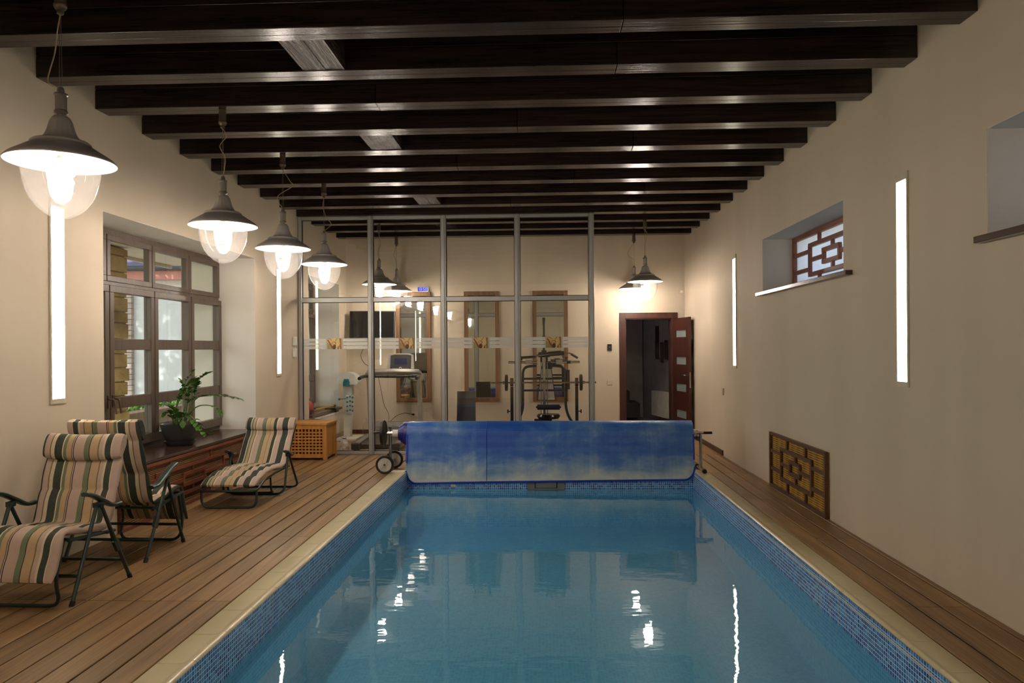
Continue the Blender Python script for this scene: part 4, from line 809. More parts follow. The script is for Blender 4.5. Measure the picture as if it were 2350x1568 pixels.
mb = MB(); mb.tube([(1.832, RY, .03), (1.832, RY, RZc)], .0185, 14); mb.build('right_post', M['chrome'], reel)
mb = MB(); mb.tube([(1.832, RY - .2, .026), (1.832, RY + .2, .026)], .018, 12); mb.build('foot_bar', M['chrome'], reel)
for dy in (-.2, .2): mb = MB(); mb.tube([(1.832, RY + dy - .02, .026), (1.832, RY + dy + .02, .026)], .0255, 14); mb.build('foot_cap', M['dark_cap'], reel)

cov = thing('pool_cover', 'blue bubble pool cover rolled up and hanging down to the water', 'pool cover', (0.0, RY, RZc))
CX0, CX1 = -1.60, 1.725
mb = MB()
mb.lathe([(.0435, -1.715), (.085, -1.715), (.088, -1.69), (.108, -1.688), (.110, -1.665), (.126, -1.662), (.128, -1.645), (.138, -1.642), (RRAD - .004, -1.62), (RRAD - .004, 1.70), (.12, 1.715), (.0435, 1.718)], (0, RY, RZc), 48, 'x'); mb.build('rolled_part', M['roll'], cov, sharp=30)
# the free end: over the top of the roll, down its front and hanging to the water with clipped corners
def hem(x):  # height of the lower edge
    t = (x - CX0) / (CX1 - CX0); z = -0.128 + 0.048 * t ** 0.8; dl, dr = x - CX0, CX1 - x; c = 0.115
    for dd in (dl, dr):
        if dd < c: z += (1 - math.sqrt(max(0, 1 - (1 - dd / c) ** 2))) * 0.15
    return z
def sheet(x, s, inset=0.0):
    # s 0..1 : 0 behind top of the roll, 0.3 at its front, 1 at the hem
    if s < 0.3: a = PI * 0.72 * (1 - s / 0.3); y, z = RY - RRAD * math.cos(a), RZc + RRAD * math.sin(a)
    else:
        u = (s - 0.3) / 0.7; z = RZc + (hem(x) + inset - RZc) * u; y = RY - RRAD + 0.003 * math.sin(x * 3 + u * 4) * u - 0.048 * min(1, u * 1.35)
    return (x, y, z)
mb = MB(); nx, ns = 90, 44
xs = [CX0 + (CX1 - CX0) * (0.5 - 0.5 * math.cos(PI * i / (nx - 1))) for i in range(nx)]
def fnA(i, j): x = xs[int(round(i * (nx - 1)))]; return sheet(x, j)
mb.grid(fnA, nx, ns); o = mb.build('hanging_sheet', M['cover'], cov, sharp=80); md = o.modifiers.new('thick', 'SOLIDIFY'); md.thickness = 0.004; md.offset = 0
mb = MB()
P = [sheet(x, 1.0) for x in xs]; mb.tube([(p[0], p[1] - .004, p[2] + .010) for p in P], .011, 6, flat=.3); P = [sheet(CX0 + .002, s / 20) for s in range(6, 17)]
mb.tube([(p[0] + .006, p[1] - .003, p[2]) for p in P], .012, 6, flat=.4); P = [sheet(CX1 - .002, s / 20) for s in range(6, 17)]; mb.tube([(p[0] - .006, p[1] - .003, p[2]) for p in P], .012, 6, flat=.4)
for sx in (-1, 1):
    c = CX0 if sx < 0 else CX1; pts = []
    for k in range(9): x = c - sx * 0.115 * k / 8; p = sheet(x, 1.0); pts.append(p)
    for k in range(9): x = c - sx * 0.115 * (8 - k) / 8; dd = 0.115 * (8 - k) / 8; pts.append((x, RY - RRAD - .012, hem(c - sx * .115) + .0 + (0.02 if False else 0)))
mb.build('hem', M['hem'], cov, sharp=60)
mb = MB(); xw = -0.66; P = [sheet(xw, s / 30) for s in range(0, 30)]; mb.tube([(p[0] - (0.0 if True else 0), p[1] - (.003), p[2]) for p in P], .006, 6, flat=.5); mb.build('weld_seam', M['hem'], cov)

sk = thing('pool_skimmer', 'grey skimmer mouth in the far pool wall under the blue cover', 'skimmer', (0.025, PY1, -0.13)); y = PY1 - 0.012
mb = MB(); mb.box(-.19, -.105, y, PY1 - .001, -.205, -.05); mb.box(.155, .24, y, PY1 - .001, -.205, -.05); mb.box(-.105, .155, y, PY1 - .001, -.205, -.175); mb.box(-.105, .155, y, PY1 - .001, -.07, -.05); mb.build('frame', M['greyplastic'], sk, bevel=.003)
mb = MB(); mb.box(-.105, .155, PY1 - .004, PY1 - .001, -.175, -.07); mb.build('opening', M['blackplastic'], sk); mb = MB(); mb.box(-.095, .145, PY1 - .02, PY1 - .006, -.17, -.105); mb.build('flap', M['greyplastic'], sk, bevel=.003)
mb = MB(); mb.box(-1.085, -1.025, PY1 - .008, PY1 - .001, -.158, -.13); tag(mb.build('water_inlet', M['whiteplastic'], bevel=.003), 'small white fitting in the far pool wall left of the skimmer', 'pool fitting')

# ------------------------------------------------------------------ gym: mirrors, clock, television
for x0, lab in ((-2.505, 'tall brown framed wall mirror behind the treadmill, clock on its top edge'), (-1.338, 'tall brown framed wall mirror in the middle of the three'), (-0.174, 'tall brown framed wall mirror behind the multi gym')):
    w_, z0, z1 = 0.597, 0.543, 2.416; t = thing('wall_mirror', lab, 'mirror', (x0 + w_ / 2, YB, z0), 0, 'tall wall mirrors in the gym'); f = 0.068; a, b = YB - 0.05, YB - 0.001; mb = MB()
    mb.box(x0, x0 + f, a, b, z0, z1); mb.box(x0 + w_ - f, x0 + w_, a, b, z0, z1); mb.box(x0 + f, x0 + w_ - f, a, b, z0, z0 + f); mb.box(x0 + f, x0 + w_ - f, a, b, z1 - f, z1); mb.build('frame', M['mirrorframe'], t, bevel=.005)
    mb = MB(); mb.box(x0 + f - .002, x0 + w_ - f + .002, YB - .022, YB - .012, z0 + f - .002, z1 - f + .002); mb.build('mirror_glass', M['mirror'], t)
ck = thing('digital_clock', 'small digital clock with a blue display on top of a mirror frame', 'clock', (-2.04, YB - .03, 2.417))
mb = MB(); mb.prism([(-.1, 0), (.1, 0), (.094, .088), (-.094, .088)], lambda a, b, d: (-2.04 + a, YB - .048 + d, 2.417 + b), 0, .035); mb.build('case', M['whiteplastic'], ck, bevel=.004)
mb = MB(); mb.box(-2.124, -1.956, YB - .0495, YB - .0485, 2.427, 2.497); mb.build('display', M['bluedigit'], ck)
SEG = {'1': 'bc', '3': 'abgcd', '5': 'afgcd', '0': 'abcdef', '9': 'abcdfg'}
mb = MB()
def digit(ch, x, z, w_, h):
    T = .005; yy = (YB - .051, YB - .0496)
    bars = {'a': (x, x + w_, z + h - T, z + h), 'd': (x, x + w_, z, z + T), 'g': (x, x + w_, z + h / 2 - T / 2, z + h / 2 + T / 2), 'f': (x, x + T, z + h / 2, z + h), 'e': (x, x + T, z, z + h / 2), 'b': (x + w_ - T, x + w_, z + h / 2, z + h), 'c': (x + w_ - T, x + w_, z, z + h / 2)}
    for s in SEG[ch]: p = bars[s]; mb.box(p[0], p[1], yy[0], yy[1], p[2], p[3])
for ch, dx in (('1', -.078), ('3', -.044), ('5', .008), ('0', .046)): digit(ch, -2.04 + dx, 2.44, .026, .048)
mb.box(-2.044, -2.04, YB - .051, YB - .0496, 2.452, 2.457); mb.box(-2.044, -2.04, YB - .051, YB - .0496, 2.47, 2.475); mb.build('digits', M['digit'], ck)
tv = thing('television', 'black flat television tilted on the back wall of the gym', 'television', (-2.89, YB - .12, 1.86)); c = (-2.89, YB - .12, 1.86); E_ = Euler((math.radians(-9), 0, math.radians(4)))
mb = MB(); mb.cbox(c, (.77, .035, .475), E_); mb.build('casing', M['blackplastic'], tv, bevel=.006)
n_ = E_.to_matrix() @ Vector((0, -1, 0)); mb = MB(); mb.cbox(Vector(c) + n_ * .018, (.73, .003, .435), E_); mb.build('screen', M['tvscreen'], tv); mb = MB(); mb.box(-2.95, -2.87, YB - .1, YB - .001, 1.80, 1.92); mb.build('bracket', M['blackplastic'], tv)
mb = MB(); mb.tube(spline([(-3.10, YB - .006, 1.66), (-3.07, YB - .006, 1.50), (-3.12, YB - .006, 1.33), (-3.05, YB - .006, 1.2), (-2.9, YB - .006, 1.12)], 8), .004, 6); tag(mb.build('television_cable', M['blackplastic']), 'thin black cable curling down the wall below the television', 'cable')
def socket(x, z, lab): t = thing('wall_socket', lab, 'socket', (x, YB, z)); mb = MB(); mb.box(x - .075, x + .075, YB - .012, YB - .001, z - .04, z + .04); mb.build('plate', M['switch'], t, bevel=.003); mb = MB(); mb.cyl((x - .035, YB - .02, z), (x - .035, YB - .012, z), .024, n=18); mb.cyl((x + .035, YB - .014, z), (x + .035, YB - .012, z), .024, n=18); mb.build('outlet', M['switch'], t); mb = MB(); mb.cbox((x - .035, YB - .04, z), (.035, .04, .03)); mb.tube(spline([(x - .045, YB - .05, z), (x - .2, YB - .04, z + .02), (x - .36, YB - .03, z - .05), (x - .5, YB - .03, z - .2)], 8), .0045, 6); mb.build('plug', M['blackplastic'], t)
socket(-2.18, 0.33, 'wall socket with a black plug low on the gym wall behind the treadmill')
for nm, lab, x, z, w_, h, m in (('card_reader', 'small black panel on the wall left of the open door', 1.125, 1.45, .072, .112, 'carddark'), ('light_switch', 'cream double light switch left of the open door', 1.122, .853, .088, .082, 'switch'), ('motion_sensor', 'small cream sensor box in the corner above the open door', 2.335, 2.39, .085, .105, 'switch')):
    t = thing(nm, lab, 'switch' if nm == 'light_switch' else 'wall device', (x, YB, z)); mb = MB(); mb.box(x - w_ / 2, x + w_ / 2, YB - .016, YB - .001, z - h / 2, z + h / 2); mb.build('plate', M[m], t, bevel=.004)
    mb = MB()
    if nm == 'light_switch': mb.box(x - .034, x - .002, YB - .021, YB - .016, z - .03, z + .03); mb.box(x + .002, x + .034, YB - .021, YB - .016, z - .03, z + .03); mb.build('rocker', M['switch'], t, bevel=.002)
    elif nm == 'card_reader': mb.box(x - .012, x + .012, YB - .0175, YB - .016, z - .002, z + .01); mb.build('indicator', M['greyplastic'], t)
    else: mb.box(x - .022, x + .022, YB - .019, YB - .016, z - .03, z + .01); mb.build('lens', M['whiteplastic'], t, bevel=.002)
mb = MB(); mb.box(XR - .014, XR - .001, 9.87, 9.96, .81, .9); tag(mb.build('light_switch', M['switch'], bevel=.004), 'small light switch on the right wall below the far strip light', 'switch')
for z, lab in ((1.505, 'white sensor box on the left wall, upper of two beside the partition'), (1.345, 'white sensor box on the left wall, lower of two beside the partition')):
    mb = MB(); mb.box(XL + .001, XL + .035, 9.81, 9.91, z, z + .115); tag(mb.build('sensor_box', M['whiteplastic'], bevel=.006), lab, 'wall device', 'white boxes beside the partition')

# ------------------------------------------------------------------ door and hallway
dr = thing('door_1', 'open dark brown door with four frosted panes at the end wall', 'door', (DX0, YB, 0), kind='structure'); mb = MB(); f = .095
for y0, y1 in ((YB - .022, YB - .001), (YB + .221, YB + .24)): mb.box(DX0 - f, DX0, y0, y1, 0, DZ + f); mb.box(DX1, DX1 + f, y0, y1, 0, DZ + f); mb.box(DX0, DX1, y0, y1, DZ, DZ + f)
mb.box(DX0 - .001, DX0 + .02, YB - .001, YB + .221, 0, DZ); mb.box(DX1 - .02, DX1 + .001, YB - .001, YB + .221, 0, DZ); mb.box(DX0, DX1, YB - .001, YB + .221, DZ - .02, DZ + .001); mb.build('door_frame', M['doorwood'], dr, bevel=.003)
LW, LT = .785, .042; ang = math.radians(-81.5); hp = Vector((DX1 + .005, YB - .03, 0)); dv = Vector((math.cos(ang), math.sin(ang), 0)); nv = Vector((-dv.y, dv.x, 0))
def Lf(u, z, d): p = hp + dv * u + nv * d; return (p.x, p.y, z)
def lbox(mb, u0, u1, z0, z1, d0, d1): mb.add([Lf(u0, z0, d0), Lf(u1, z0, d0), Lf(u1, z0, d1), Lf(u0, z0, d1), Lf(u0, z1, d0), Lf(u1, z1, d0), Lf(u1, z1, d1), Lf(u0, z1, d1)], [(0, 3, 2, 1), (4, 5, 6, 7), (0, 1, 5, 4), (1, 2, 6, 5), (2, 3, 7, 6), (3, 0, 4, 7)])
mb = MB(); pz = [(.115, .24), (.545, .67), (.985, 1.11), (1.43, 1.545)]; u0, u1 = .16, LW - .13; zt = 1.925
lbox(mb, 0, u0, .01, zt, 0, LT); lbox(mb, u1, LW, .01, zt, 0, LT); q = .01
for a, b in [(p[0] + .18, p[1] + .18) for p in pz]: lbox(mb, u0, u1, q, a, 0, LT); q = b
lbox(mb, u0, u1, q, zt, 0, LT); lf = mb.build('door_leaf', M['doorwood'], dr)
for a, b in pz: mb = MB(); lbox(mb, u0, u1, a + .18, b + .18, .014, .028); mb.build('frosted_pane', M['frost'], lf)
mb = MB(); hz = 1.0
for d, s in ((0, -1), (LT, 1)):
    lbox(mb, LW - .075, LW - .045, hz - .03, hz + .03, d if s > 0 else d - .006, d + .006 if s > 0 else d); mb.tube(fillet([Lf(LW - .06, hz, d), Lf(LW - .06, hz, d + s * .05), Lf(LW - .19, hz, d + s * .055)], .03), .009, 10)
mb.build('handle', M['chrome'], lf); mb = MB(); lbox(mb, LW - .0005, LW + .003, hz - .2, hz + .05, .012, .03); mb.build('lock_plate', M['chrome'], lf)
hl = bpy.data.lights.new('hall_fill', 'POINT'); hl.energy = 5.0; hl.shadow_soft_size = 0.15; hl.color = (0.85, 0.9, 1.0); ho = bpy.data.objects.new('hall_fill', hl); COL.objects.link(ho); ho.location = (0.55, 13.9, 2.4)  # weak fill light added so the hallway does not go black
def hallx(y): return hx1 + (2.06 - hx1) * (y - YB - .22) / (hy1 + .1 - YB - .22)
for i, (px, z0, z1, m) in enumerate(((14.55, 1.22, 1.86, 'darkstick'), (14.30, 1.16, 1.54, 'orangewood'), (14.08, 1.22, 1.58, 'darkstick'), (13.85, 1.28, 1.72, 'orangewood'), (13.62, 1.18, 1.5, 'darkstick'), (13.45, 1.26, 1.55, 'darkstick'))):
    mb = MB(); x = hallx(px); mb.box(x - .06, x - .004, px - .04, px + .04, z0, z1); mb.cm = 1; mb.box(x - .066, x - .06, px - .028, px + .012, z0 + .03, z0 + (z1 - z0) * .55)
    tag(mb.build('wall_stick', [M['darkstick'], M[m]], bevel=.003), 'wooden wall stick in the dim hallway, ' + ('longest, nearest the dark corner', 'short with orange face, second from the dark corner', 'plain dark, third from the dark corner', 'tall with orange face, fourth from the dark corner', 'dark, second from the door leaf', 'dark, nearest the door leaf')[i], 'wall decoration', 'wooden sticks on the hallway wall')
t = thing('hall_radiator', 'white radiator on the hallway wall seen through the open door', 'radiator', (2.2, 14.0, .2)); mb = MB(); yy0, yy1 = 13.55, 14.65
mb.add([(hallx(yy0) - .03, yy0, .12), (hallx(yy1) - .03, yy1, .12), (hallx(yy1) - .03, yy1, .60), (hallx(yy0) - .03, yy0, .60), (hallx(yy0) - .11, yy0, .12), (hallx(yy1) - .11, yy1, .12), (hallx(yy1) - .11, yy1, .60), (hallx(yy0) - .11, yy0, .60)], [(0, 1, 2, 3), (5, 4, 7, 6), (4, 0, 3, 7), (1, 5, 6, 2), (3, 2, 6, 7), (0, 4, 5, 1)]); mb.build('panel', M['radiator'], t)
mb = MB(); mb.cyl((hallx(yy0) - .07, yy0 - .05, .52), (hallx(yy0) - .07, yy0, .52), .022, n=12); mb.build('valve', M['greyplastic'], t)
t = thing('sofa', 'dark sofa in the unlit hallway behind the open door', 'sofa', (1.3, 14.9, 0)); mb = MB(); mb.box(.5, 1.9, 14.6, 15.35, .05, .36); mb.build('seat', M['sofa'], t, bevel=.03); mb = MB(); mb.box(.5, 1.55, 15.1, 15.38, .36, .66); mb.build('backrest', M['sofa'], t, bevel=.04); mb = MB(); mb.box(1.55, 1.7, 14.62, 15.38, .3, .60); mb.build('armrest', M['sofa'], t, bevel=.03)

# ------------------------------------------------------------------ gym equipment
TX = -2.36; tm = thing('treadmill', 'silver and black treadmill standing behind the glass partition', 'treadmill', (TX, 11.2, 0))
mb = MB(); mb.prism([(10.36, .10), (11.75, .15), (11.75, .09), (10.36, .05)], lambda a, b, d: (d, a, b), TX - .24, TX + .24); mb.build('running_belt', M['blackplastic'], tm)
for s in (-1, 1):
    mb = MB(); a, b = sorted((TX + s * .25, TX + s * .335)); mb.prism([(10.36, .115), (11.7, .17), (11.7, .07), (10.36, .035)], lambda p, q, d: (d, p, q), a, b); mb.build('side_rail', M['greyplastic'], tm, bevel=.01)
    mb = MB(); a, b = sorted((TX + s * .22, TX + s * .345)); mb.box(a, b, 10.28, 10.40, .03, .125); mb.build('end_cap', M['blackplastic'], tm, bevel=.015)
    mb = MB(); mb.cyl((TX + s * .3 - .02, 10.36, .022), (TX + s * .3 + .02, 10.36, .022), .021, n=14); mb.build('foot_wheel', M['dark_cap'], tm)
    mb = MB(); mb.prism([(11.70, .08), (11.84, .08), (11.66, 1.0), (11.56, 1.0)], lambda p, q, d: (d, p, q), TX + s * .40 - .028, TX + s * .40 + .028); mb.build('upright', M['silverplastic'], tm, bevel=.008)
mb = MB(); mb.box(TX - .30, TX + .30, 10.33, 10.345, .01, .035); mb.build('rear_bar', M['silverplastic'], tm)
mb = MB(); mb.prism([(11.62, .10), (11.66, .22), (11.76, .275), (11.98, .27), (12.05, .2), (12.05, .06), (11.62, .06)], lambda p, q, d: (d, p, q), TX - .37, TX + .37); mb.build('motor_hood', M['greyplastic'], tm, bevel=.02)
mb = MB(); mb.tube(spline([(TX - .44, 11.15, 1.0), (TX - .43, 11.35, 1.02), (TX - .36, 11.47, 1.025), (TX, 11.49, 1.02), (TX + .36, 11.47, 1.025), (TX + .43, 11.35, 1.02), (TX + .44, 11.15, 1.0)], 8), .026, 12); mb.build('handlebar', M['blackplastic'], tm)
mb = MB(); mb.grid(lambda u, v: (TX + .43 * math.cos(PI * u) * (1 - .05 * math.sin(2 * PI * v)), 11.6 + .075 * math.cos(2 * PI * v) - .05 * math.sin(PI * u), 1.078 + .045 * math.sin(2 * PI * v) + .015 * math.sin(PI * u)), 24, 16, False, True); mb.build('tray', M['silverplastic'], tm)
mb = MB(); mb.prism([(-.22, 1.09), (.22, 1.09), (.195, 1.35), (.12, 1.375), (-.12, 1.375), (-.195, 1.35)], lambda p, q, d: (TX + .11 + p, 11.58 + d + (q - 1.1) * .25, q), 0, .05); cs = mb.build('console', M['silverplastic'], tm, bevel=.008)
mb = MB(); mb.prism([(-.165, 1.10), (.165, 1.10), (.165, 1.345), (.1, 1.36), (-.1, 1.36), (-.165, 1.345)], lambda p, q, d: (TX + .11 + p, 11.574 + d + (q - 1.1) * .25, q), 0, .006); mb.build('console_face', M['blackplastic'], cs)
mb = MB(); mb.prism([(-.1, 1.2), (.1, 1.2), (.1, 1.3), (-.1, 1.3)], lambda p, q, d: (TX + .11 + p, 11.572 + d + (q - 1.1) * .25, q), 0, .003); mb.build('display', plain('dark blue display', (40, 44, 84), .15), cs)
mb = MB()
for p in (-.12, -.088, -.056, .056, .088, .12): mb.cyl((TX + .11 + p, 11.568 + .04 * .25, 1.135), (TX + .11 + p, 11.578 + .04 * .25, 1.135), .008, n=10)
mb.lathe([(.014, 0), (.026, 0), (.026, .006), (.014, .006)], (TX + .11, 11.575, 1.138), 20, 'y'); mb.build('buttons', M['whiteplastic'], cs)
mb = MB(); mb.tube(spline([(TX + .23, 11.5, 1.07), (TX + .2, 11.45, .9), (TX + .15, 11.5, .82)], 6), .003, 6); mb.build('safety_cord', M['dark_cap'], tm)
mb = MB(); mb.tube(spline([(TX - .25, 11.62, 1.0), (TX - .23, 11.75, .75), (TX - .2, 11.8, .55), (TX - .14, 11.85, .4), (TX - .15, 11.9, .25)], 8), .0035, 6); mb.build('power_cable', M['blackplastic'], tm)

ms = thing('massage_stand', 'white vibration massage stand with teal knob in the gym corner', 'massager', (-3.12, 11.75, 0)); mx = -3.13
mb = MB(); mb.box(mx - .14, mx + .19, 11.50, 12.05, .0, .045); mb.build('base_plate', M['whiteplastic'], ms, bevel=.012)
mb = MB(); mb.prism([(-.075, .045), (.03, .045), (.055, .5), (.075, .90), (-.085, .90), (-.065, .5)], lambda p, q, d: (mx + p, 11.74 + d, q), 0, .12); mb.build('column', M['whiteplastic'], ms, bevel=.015)
mb = MB(); mb.prism([(-.17, .90), (-.155, .97), (-.11, 1.04), (-.03, 1.082), (.04, 1.08), (.12, 1.045), (.165, .98), (.175, .905), (.14, .885), (-.15, .885)], lambda p, q, d: (mx + p, 11.66 + d, q), 0, .26); mb.build('motor_head', M['whiteplastic'], ms, bevel=.025)
mb = MB(); mb.prism([(-.05, .86), (.05, .86), (.05, .92), (.03, .975), (-.03, .975), (-.05, .92)], lambda p, q, d: (mx + .0 + p, 11.62 + d, q), 0, .04); mb.lathe([(0, -.05), (.022, -.045), (.026, 0), (0, 0)], (mx, 11.62, .95), 18, 'y'); mb.build('adjusting_knob', M['teal'], ms, bevel=.008)
mb = MB(); mb.grid(lambda u, v: (mx - .01 + .13 * v + .01 * math.sin(u * 5), 11.64 + .03 * math.sin(PI * v), .72 - .29 * u), 14, 8); mb.cm = 1
for i in range(4):
    for j in range(3): mb.sphere((mx + .015 + .042 * j, 11.625 + .02 * math.sin(PI * (j + .5) / 3), .68 - .07 * i + (.012 if j == 1 else 0)), .016, 10)
mb.build('massage_belt', [M['whiteplastic'], M['teal']], ms)
mb = MB(); mb.tube([(mx - .12, 11.7, .65), (mx + .02, 11.7, .66)], .006, 8); mb.sphere((mx - .13, 11.7, .65), .02, 12); mb.build('belt_hook', M['teal'], ms)

rd = thing('gym_radiator', 'white panel radiator below the gym window sill', 'radiator', (-3.30, 11.4, .12)); mb = MB(); mb.box(XL + .02, XL + .035, 10.66, 12.28, .12, .43); mb.box(-3.275, -3.26, 10.66, 12.28, .12, .43)
for i in range(36): mb.box(XL + .035, -3.275, 10.67 + i * .0446, 10.675 + i * .0446, .13, .42)
mb.build('panel', M['radiator'], rd); mb = MB(); mb.box(XL + .02, -3.258, 10.655, 12.285, .43, .445); mb.build('top_grille', M['radiator'], rd, bevel=.004)
mb = MB(); mb.tube([(-3.31, 12.3, .0), (-3.31, 12.3, .17), (-3.31, 12.28, .17)], .01, 8); mb.cyl((-3.31, 12.3, .12), (-3.31, 12.3, .2), .02, n=12); mb.build('valve', M['greyplastic'], rd)
mb = MB(); mb.sphere((-3.47, 10.72, .60), .10, 28); mb.cm = 0; tag(mb.build('red_ball', M['red']), 'red rubber ball on the gym window sill', 'ball')
ex = thing('ab_roller', 'black and violet exercise roller on the gym window sill', 'exercise roller', (-3.5, 11.0, .5)); mb = MB(); mb.cyl((-3.53, 10.98, .562), (-3.47, 10.98, .562), .06, n=28); mb.build('wheel', M['blackplastic'], ex); mb = MB(); mb.cyl((-3.58, 10.98, .562), (-3.42, 10.98, .562), .016, n=12); mb.build('grip', M['violet'], ex)
ex = thing('yellow_exercise_stick', 'yellow exercise stick with black ends lying on the gym window sill', 'exercise stick', (-3.5, 11.5, .52)); mb = MB(); mb.cyl((-3.52, 11.15, .521), (-3.44, 12.0, .521), .014, n=14); mb.build('shaft', M['yellow'], ex); mb = MB(); mb.cyl((-3.525, 11.09, .521), (-3.52, 11.15, .521), .019, n=14); mb.cyl((-3.44, 12.0, .521), (-3.435, 12.06, .521), .019, n=14); mb.build('end_grip', M['blackplastic'], ex)
mb = MB(); mb.prism([(-3.46, .515), (-3.29, .515), (-3.275, .50), (-3.275, .452), (-3.31, .452), (-3.31, .501), (-3.46, .501)], lambda p, q, d: (p, d, q), 11.58, 11.72); tag(mb.build('black_strap', M['blackleather'], bevel=.004), 'black padded strap draped over the edge of the gym window sill', 'strap')
bg_ = thing('printed_bag', 'small white printed cloth bag on the floor beside the hamper, behind the glass', 'bag', (-2.82, 10.4, 0)); mb = MB(); mb.lathe([(0, 0), (.055, 0), (.068, .03), (.062, .1), (.045, .15), (.022, .18), (.03, .215), (.0, .21)], (-2.83, 10.4, 0), 20, 'z', lambda a, z: 1 + .08 * math.sin(a * 5 + z * 30)); mb.build('body', M['bagwhite'], bg_); mb = MB(); mb.lathe([(.026, .172), (.028, .18), (.026, .188)], (-2.83, 10.4, 0), 16); mb.build('tie', M['violet'], bg_)
jr = thing('glass_jar', 'round clear glass jar on the gym floor beside the treadmill', 'jar', (-2.92, 12.2, 0)); mb = MB(); mb.lathe([(0, .003), (.05, .005), (.09, .05), (.10, .11), (.085, .18), (.045, .235), (.035, .26), (.038, .28)], (-2.92, 12.2, 0), 28); mb.build('body', M['globe'], jr); mb = MB(); mb.cyl((-2.92, 12.2, .262), (-2.92, 12.2, .30), .034, n=18); mb.build('stopper', M['padwhite'], jr)

lc = thing('black_leather_bench', 'black leather bench with upright padded back behind the glass', 'bench', (-1.15, 11.0, 0)); mb = MB()
mb.prism([(-.14, .33), (.14, .33), (.135, .81), (-.135, .81)], lambda p, q, d: (-1.145 + p, 10.9 + d + (q - .33) * .12, q), 0, .07); mb.build('backrest', M['blackleather'], lc, bevel=.018)
mb = MB(); mb.prism([(-.085, .37), (.085, .37), (.075, .76), (-.075, .76)], lambda p, q, d: (-1.145 + p, 10.893 + d + (q - .33) * .12, q), 0, .02); mb.build('back_pad', M['blackleather'], lc, bevel=.008)
mb = MB(); mb.box(-1.30, -.99, 10.55, 10.93, .30, .37); mb.build('seat', M['blackleather'], lc, bevel=.02)
for s in (-.12, .12): mb = MB(); mb.tube([(-1.145 + s, 10.58, .30), (-1.145 + s, 10.58, 0.0)], .014, 10); mb.build('leg', M['chrome'], lc); mb = MB(); mb.tube([(-1.145 + s, 10.96, .34), (-1.145 + s, 11.1, 0.0)], .014, 10); mb.build('leg', M['chrome'], lc)

GYX, GYY = .015, 11.75; mg = thing('multi_gym', 'black and chrome multi gym station with pale backrest behind the glass', 'gym station', (GYX, GYY, 0)); BM = M['blackplastic']; gy = GYY
mb = MB(); mb.box(GYX - .02, GYX + .02, gy - .02, gy + .02, 0.03, 1.38); mb.build('mast', M['chrome'], mg, bevel=.004)
for s in (-1, 1): mb = MB(); mb.cyl((GYX + s * .05, gy - .01, .12), (GYX + s * .05, gy - .01, 1.34), .007, n=10); mb.build('guide_rod', M['chrome'], mg)
mb = MB(); mb.box(GYX - .016, GYX + .016, gy + .02, gy + .06, 1.3, 1.86); mb.box(GYX - .022, GYX + .022, gy + .01, gy + .07, 1.86, 1.93); mb.sphere((GYX, gy + .03, 1.62), .032, 12); mb.box(GYX - .008, GYX + .008, gy, gy + .03, 1.45, 1.9); mb.build('upper_boom', BM, mg, bevel=.003)
mb = MB(); mb.box(GYX - .09, GYX + .09, gy - .05, gy + .05, 1.30, 1.37); mb.cyl((GYX - .06, gy - .03, 1.27), (GYX - .03, gy - .03, 1.27), .05, n=16); mb.cyl((GYX + .03, gy - .03, 1.27), (GYX + .06, gy - .03, 1.27), .05, n=16); mb.box(GYX - .04, GYX + .04, gy - .06, gy + .06, 1.37, 1.41); mb.build('pulley_head', BM, mg, bevel=.004)
mb = MB(); mb.tube(spline([(-.40, gy - .1, 1.295), (-.2, gy - .1, 1.305), (0, gy - .1, 1.335), (.2, gy - .1, 1.36), (.42, gy - .1, 1.36), (.54, gy - .1, 1.29)], 6), .011, 10); lb = mb.build('lat_bar', M['chrome'], mg)
mb = MB(); mb.tube([(-.36, gy - .1, 1.296), (-.12, gy - .1, 1.31)], .02, 12); mb.tube([(.09, gy - .1, 1.345), (.33, gy - .1, 1.365)], .034, 14); mb.tube([(.44, gy - .1, 1.35), (.545, gy - .1, 1.287)], .019, 12); mb.build('foam_grip', BM, lb)
for s in (-1, 1):
    mb = MB(); mb.tube([(GYX + s * .12, gy - .05, 1.22), (GYX + s * .56, gy - .12, 1.225)], .02, 10); mb.box(GYX + s * .24 - .05, GYX + s * .24 + .05, gy - .1, gy, 1.19, 1.26); mb.build('press_arm', M['chrome'], mg); mb = MB(); mb.tube([(GYX + s * .36, gy - .09, 1.222), (GYX + s * .42, gy - .1, 1.224)], .025, 10); mb.tube([(GYX + s * .35, gy - .09, 1.25), (GYX + s * .35, gy - .09, 1.30)], .012, 8); mb.lathe([(0, .02), (.03, .015), (.03, 0), (0, 0)], (GYX + s * .35, gy - .09, 1.29), 12); mb.build('clamp', BM, mg)
    mb = MB(); mb.tube(fillet([(GYX + s * .12, gy, 1.165), (GYX + s * .335, gy, 1.15), (GYX + s * .34, gy, .9), (GYX + s * .34, gy, .5), (GYX + s * .38, gy - .05, .36), (GYX + s * .62, gy - .25, .03)], .12), .021, 12); mb.build('side_frame', BM, mg)
mb = MB(); mb.tube([(GYX - .33, gy, .96), (GYX + .33, gy, .96)], .017, 10); mb.tube([(GYX - .33, gy, .775), (GYX + .33, gy, .775)], .017, 10); mb.build('cross_tube', BM, mg)
mb = MB(); mb.box(.37, .42, gy - .04, gy + .04, .79, 1.1); mb.build('weight_guard', BM, mg, bevel=.006)
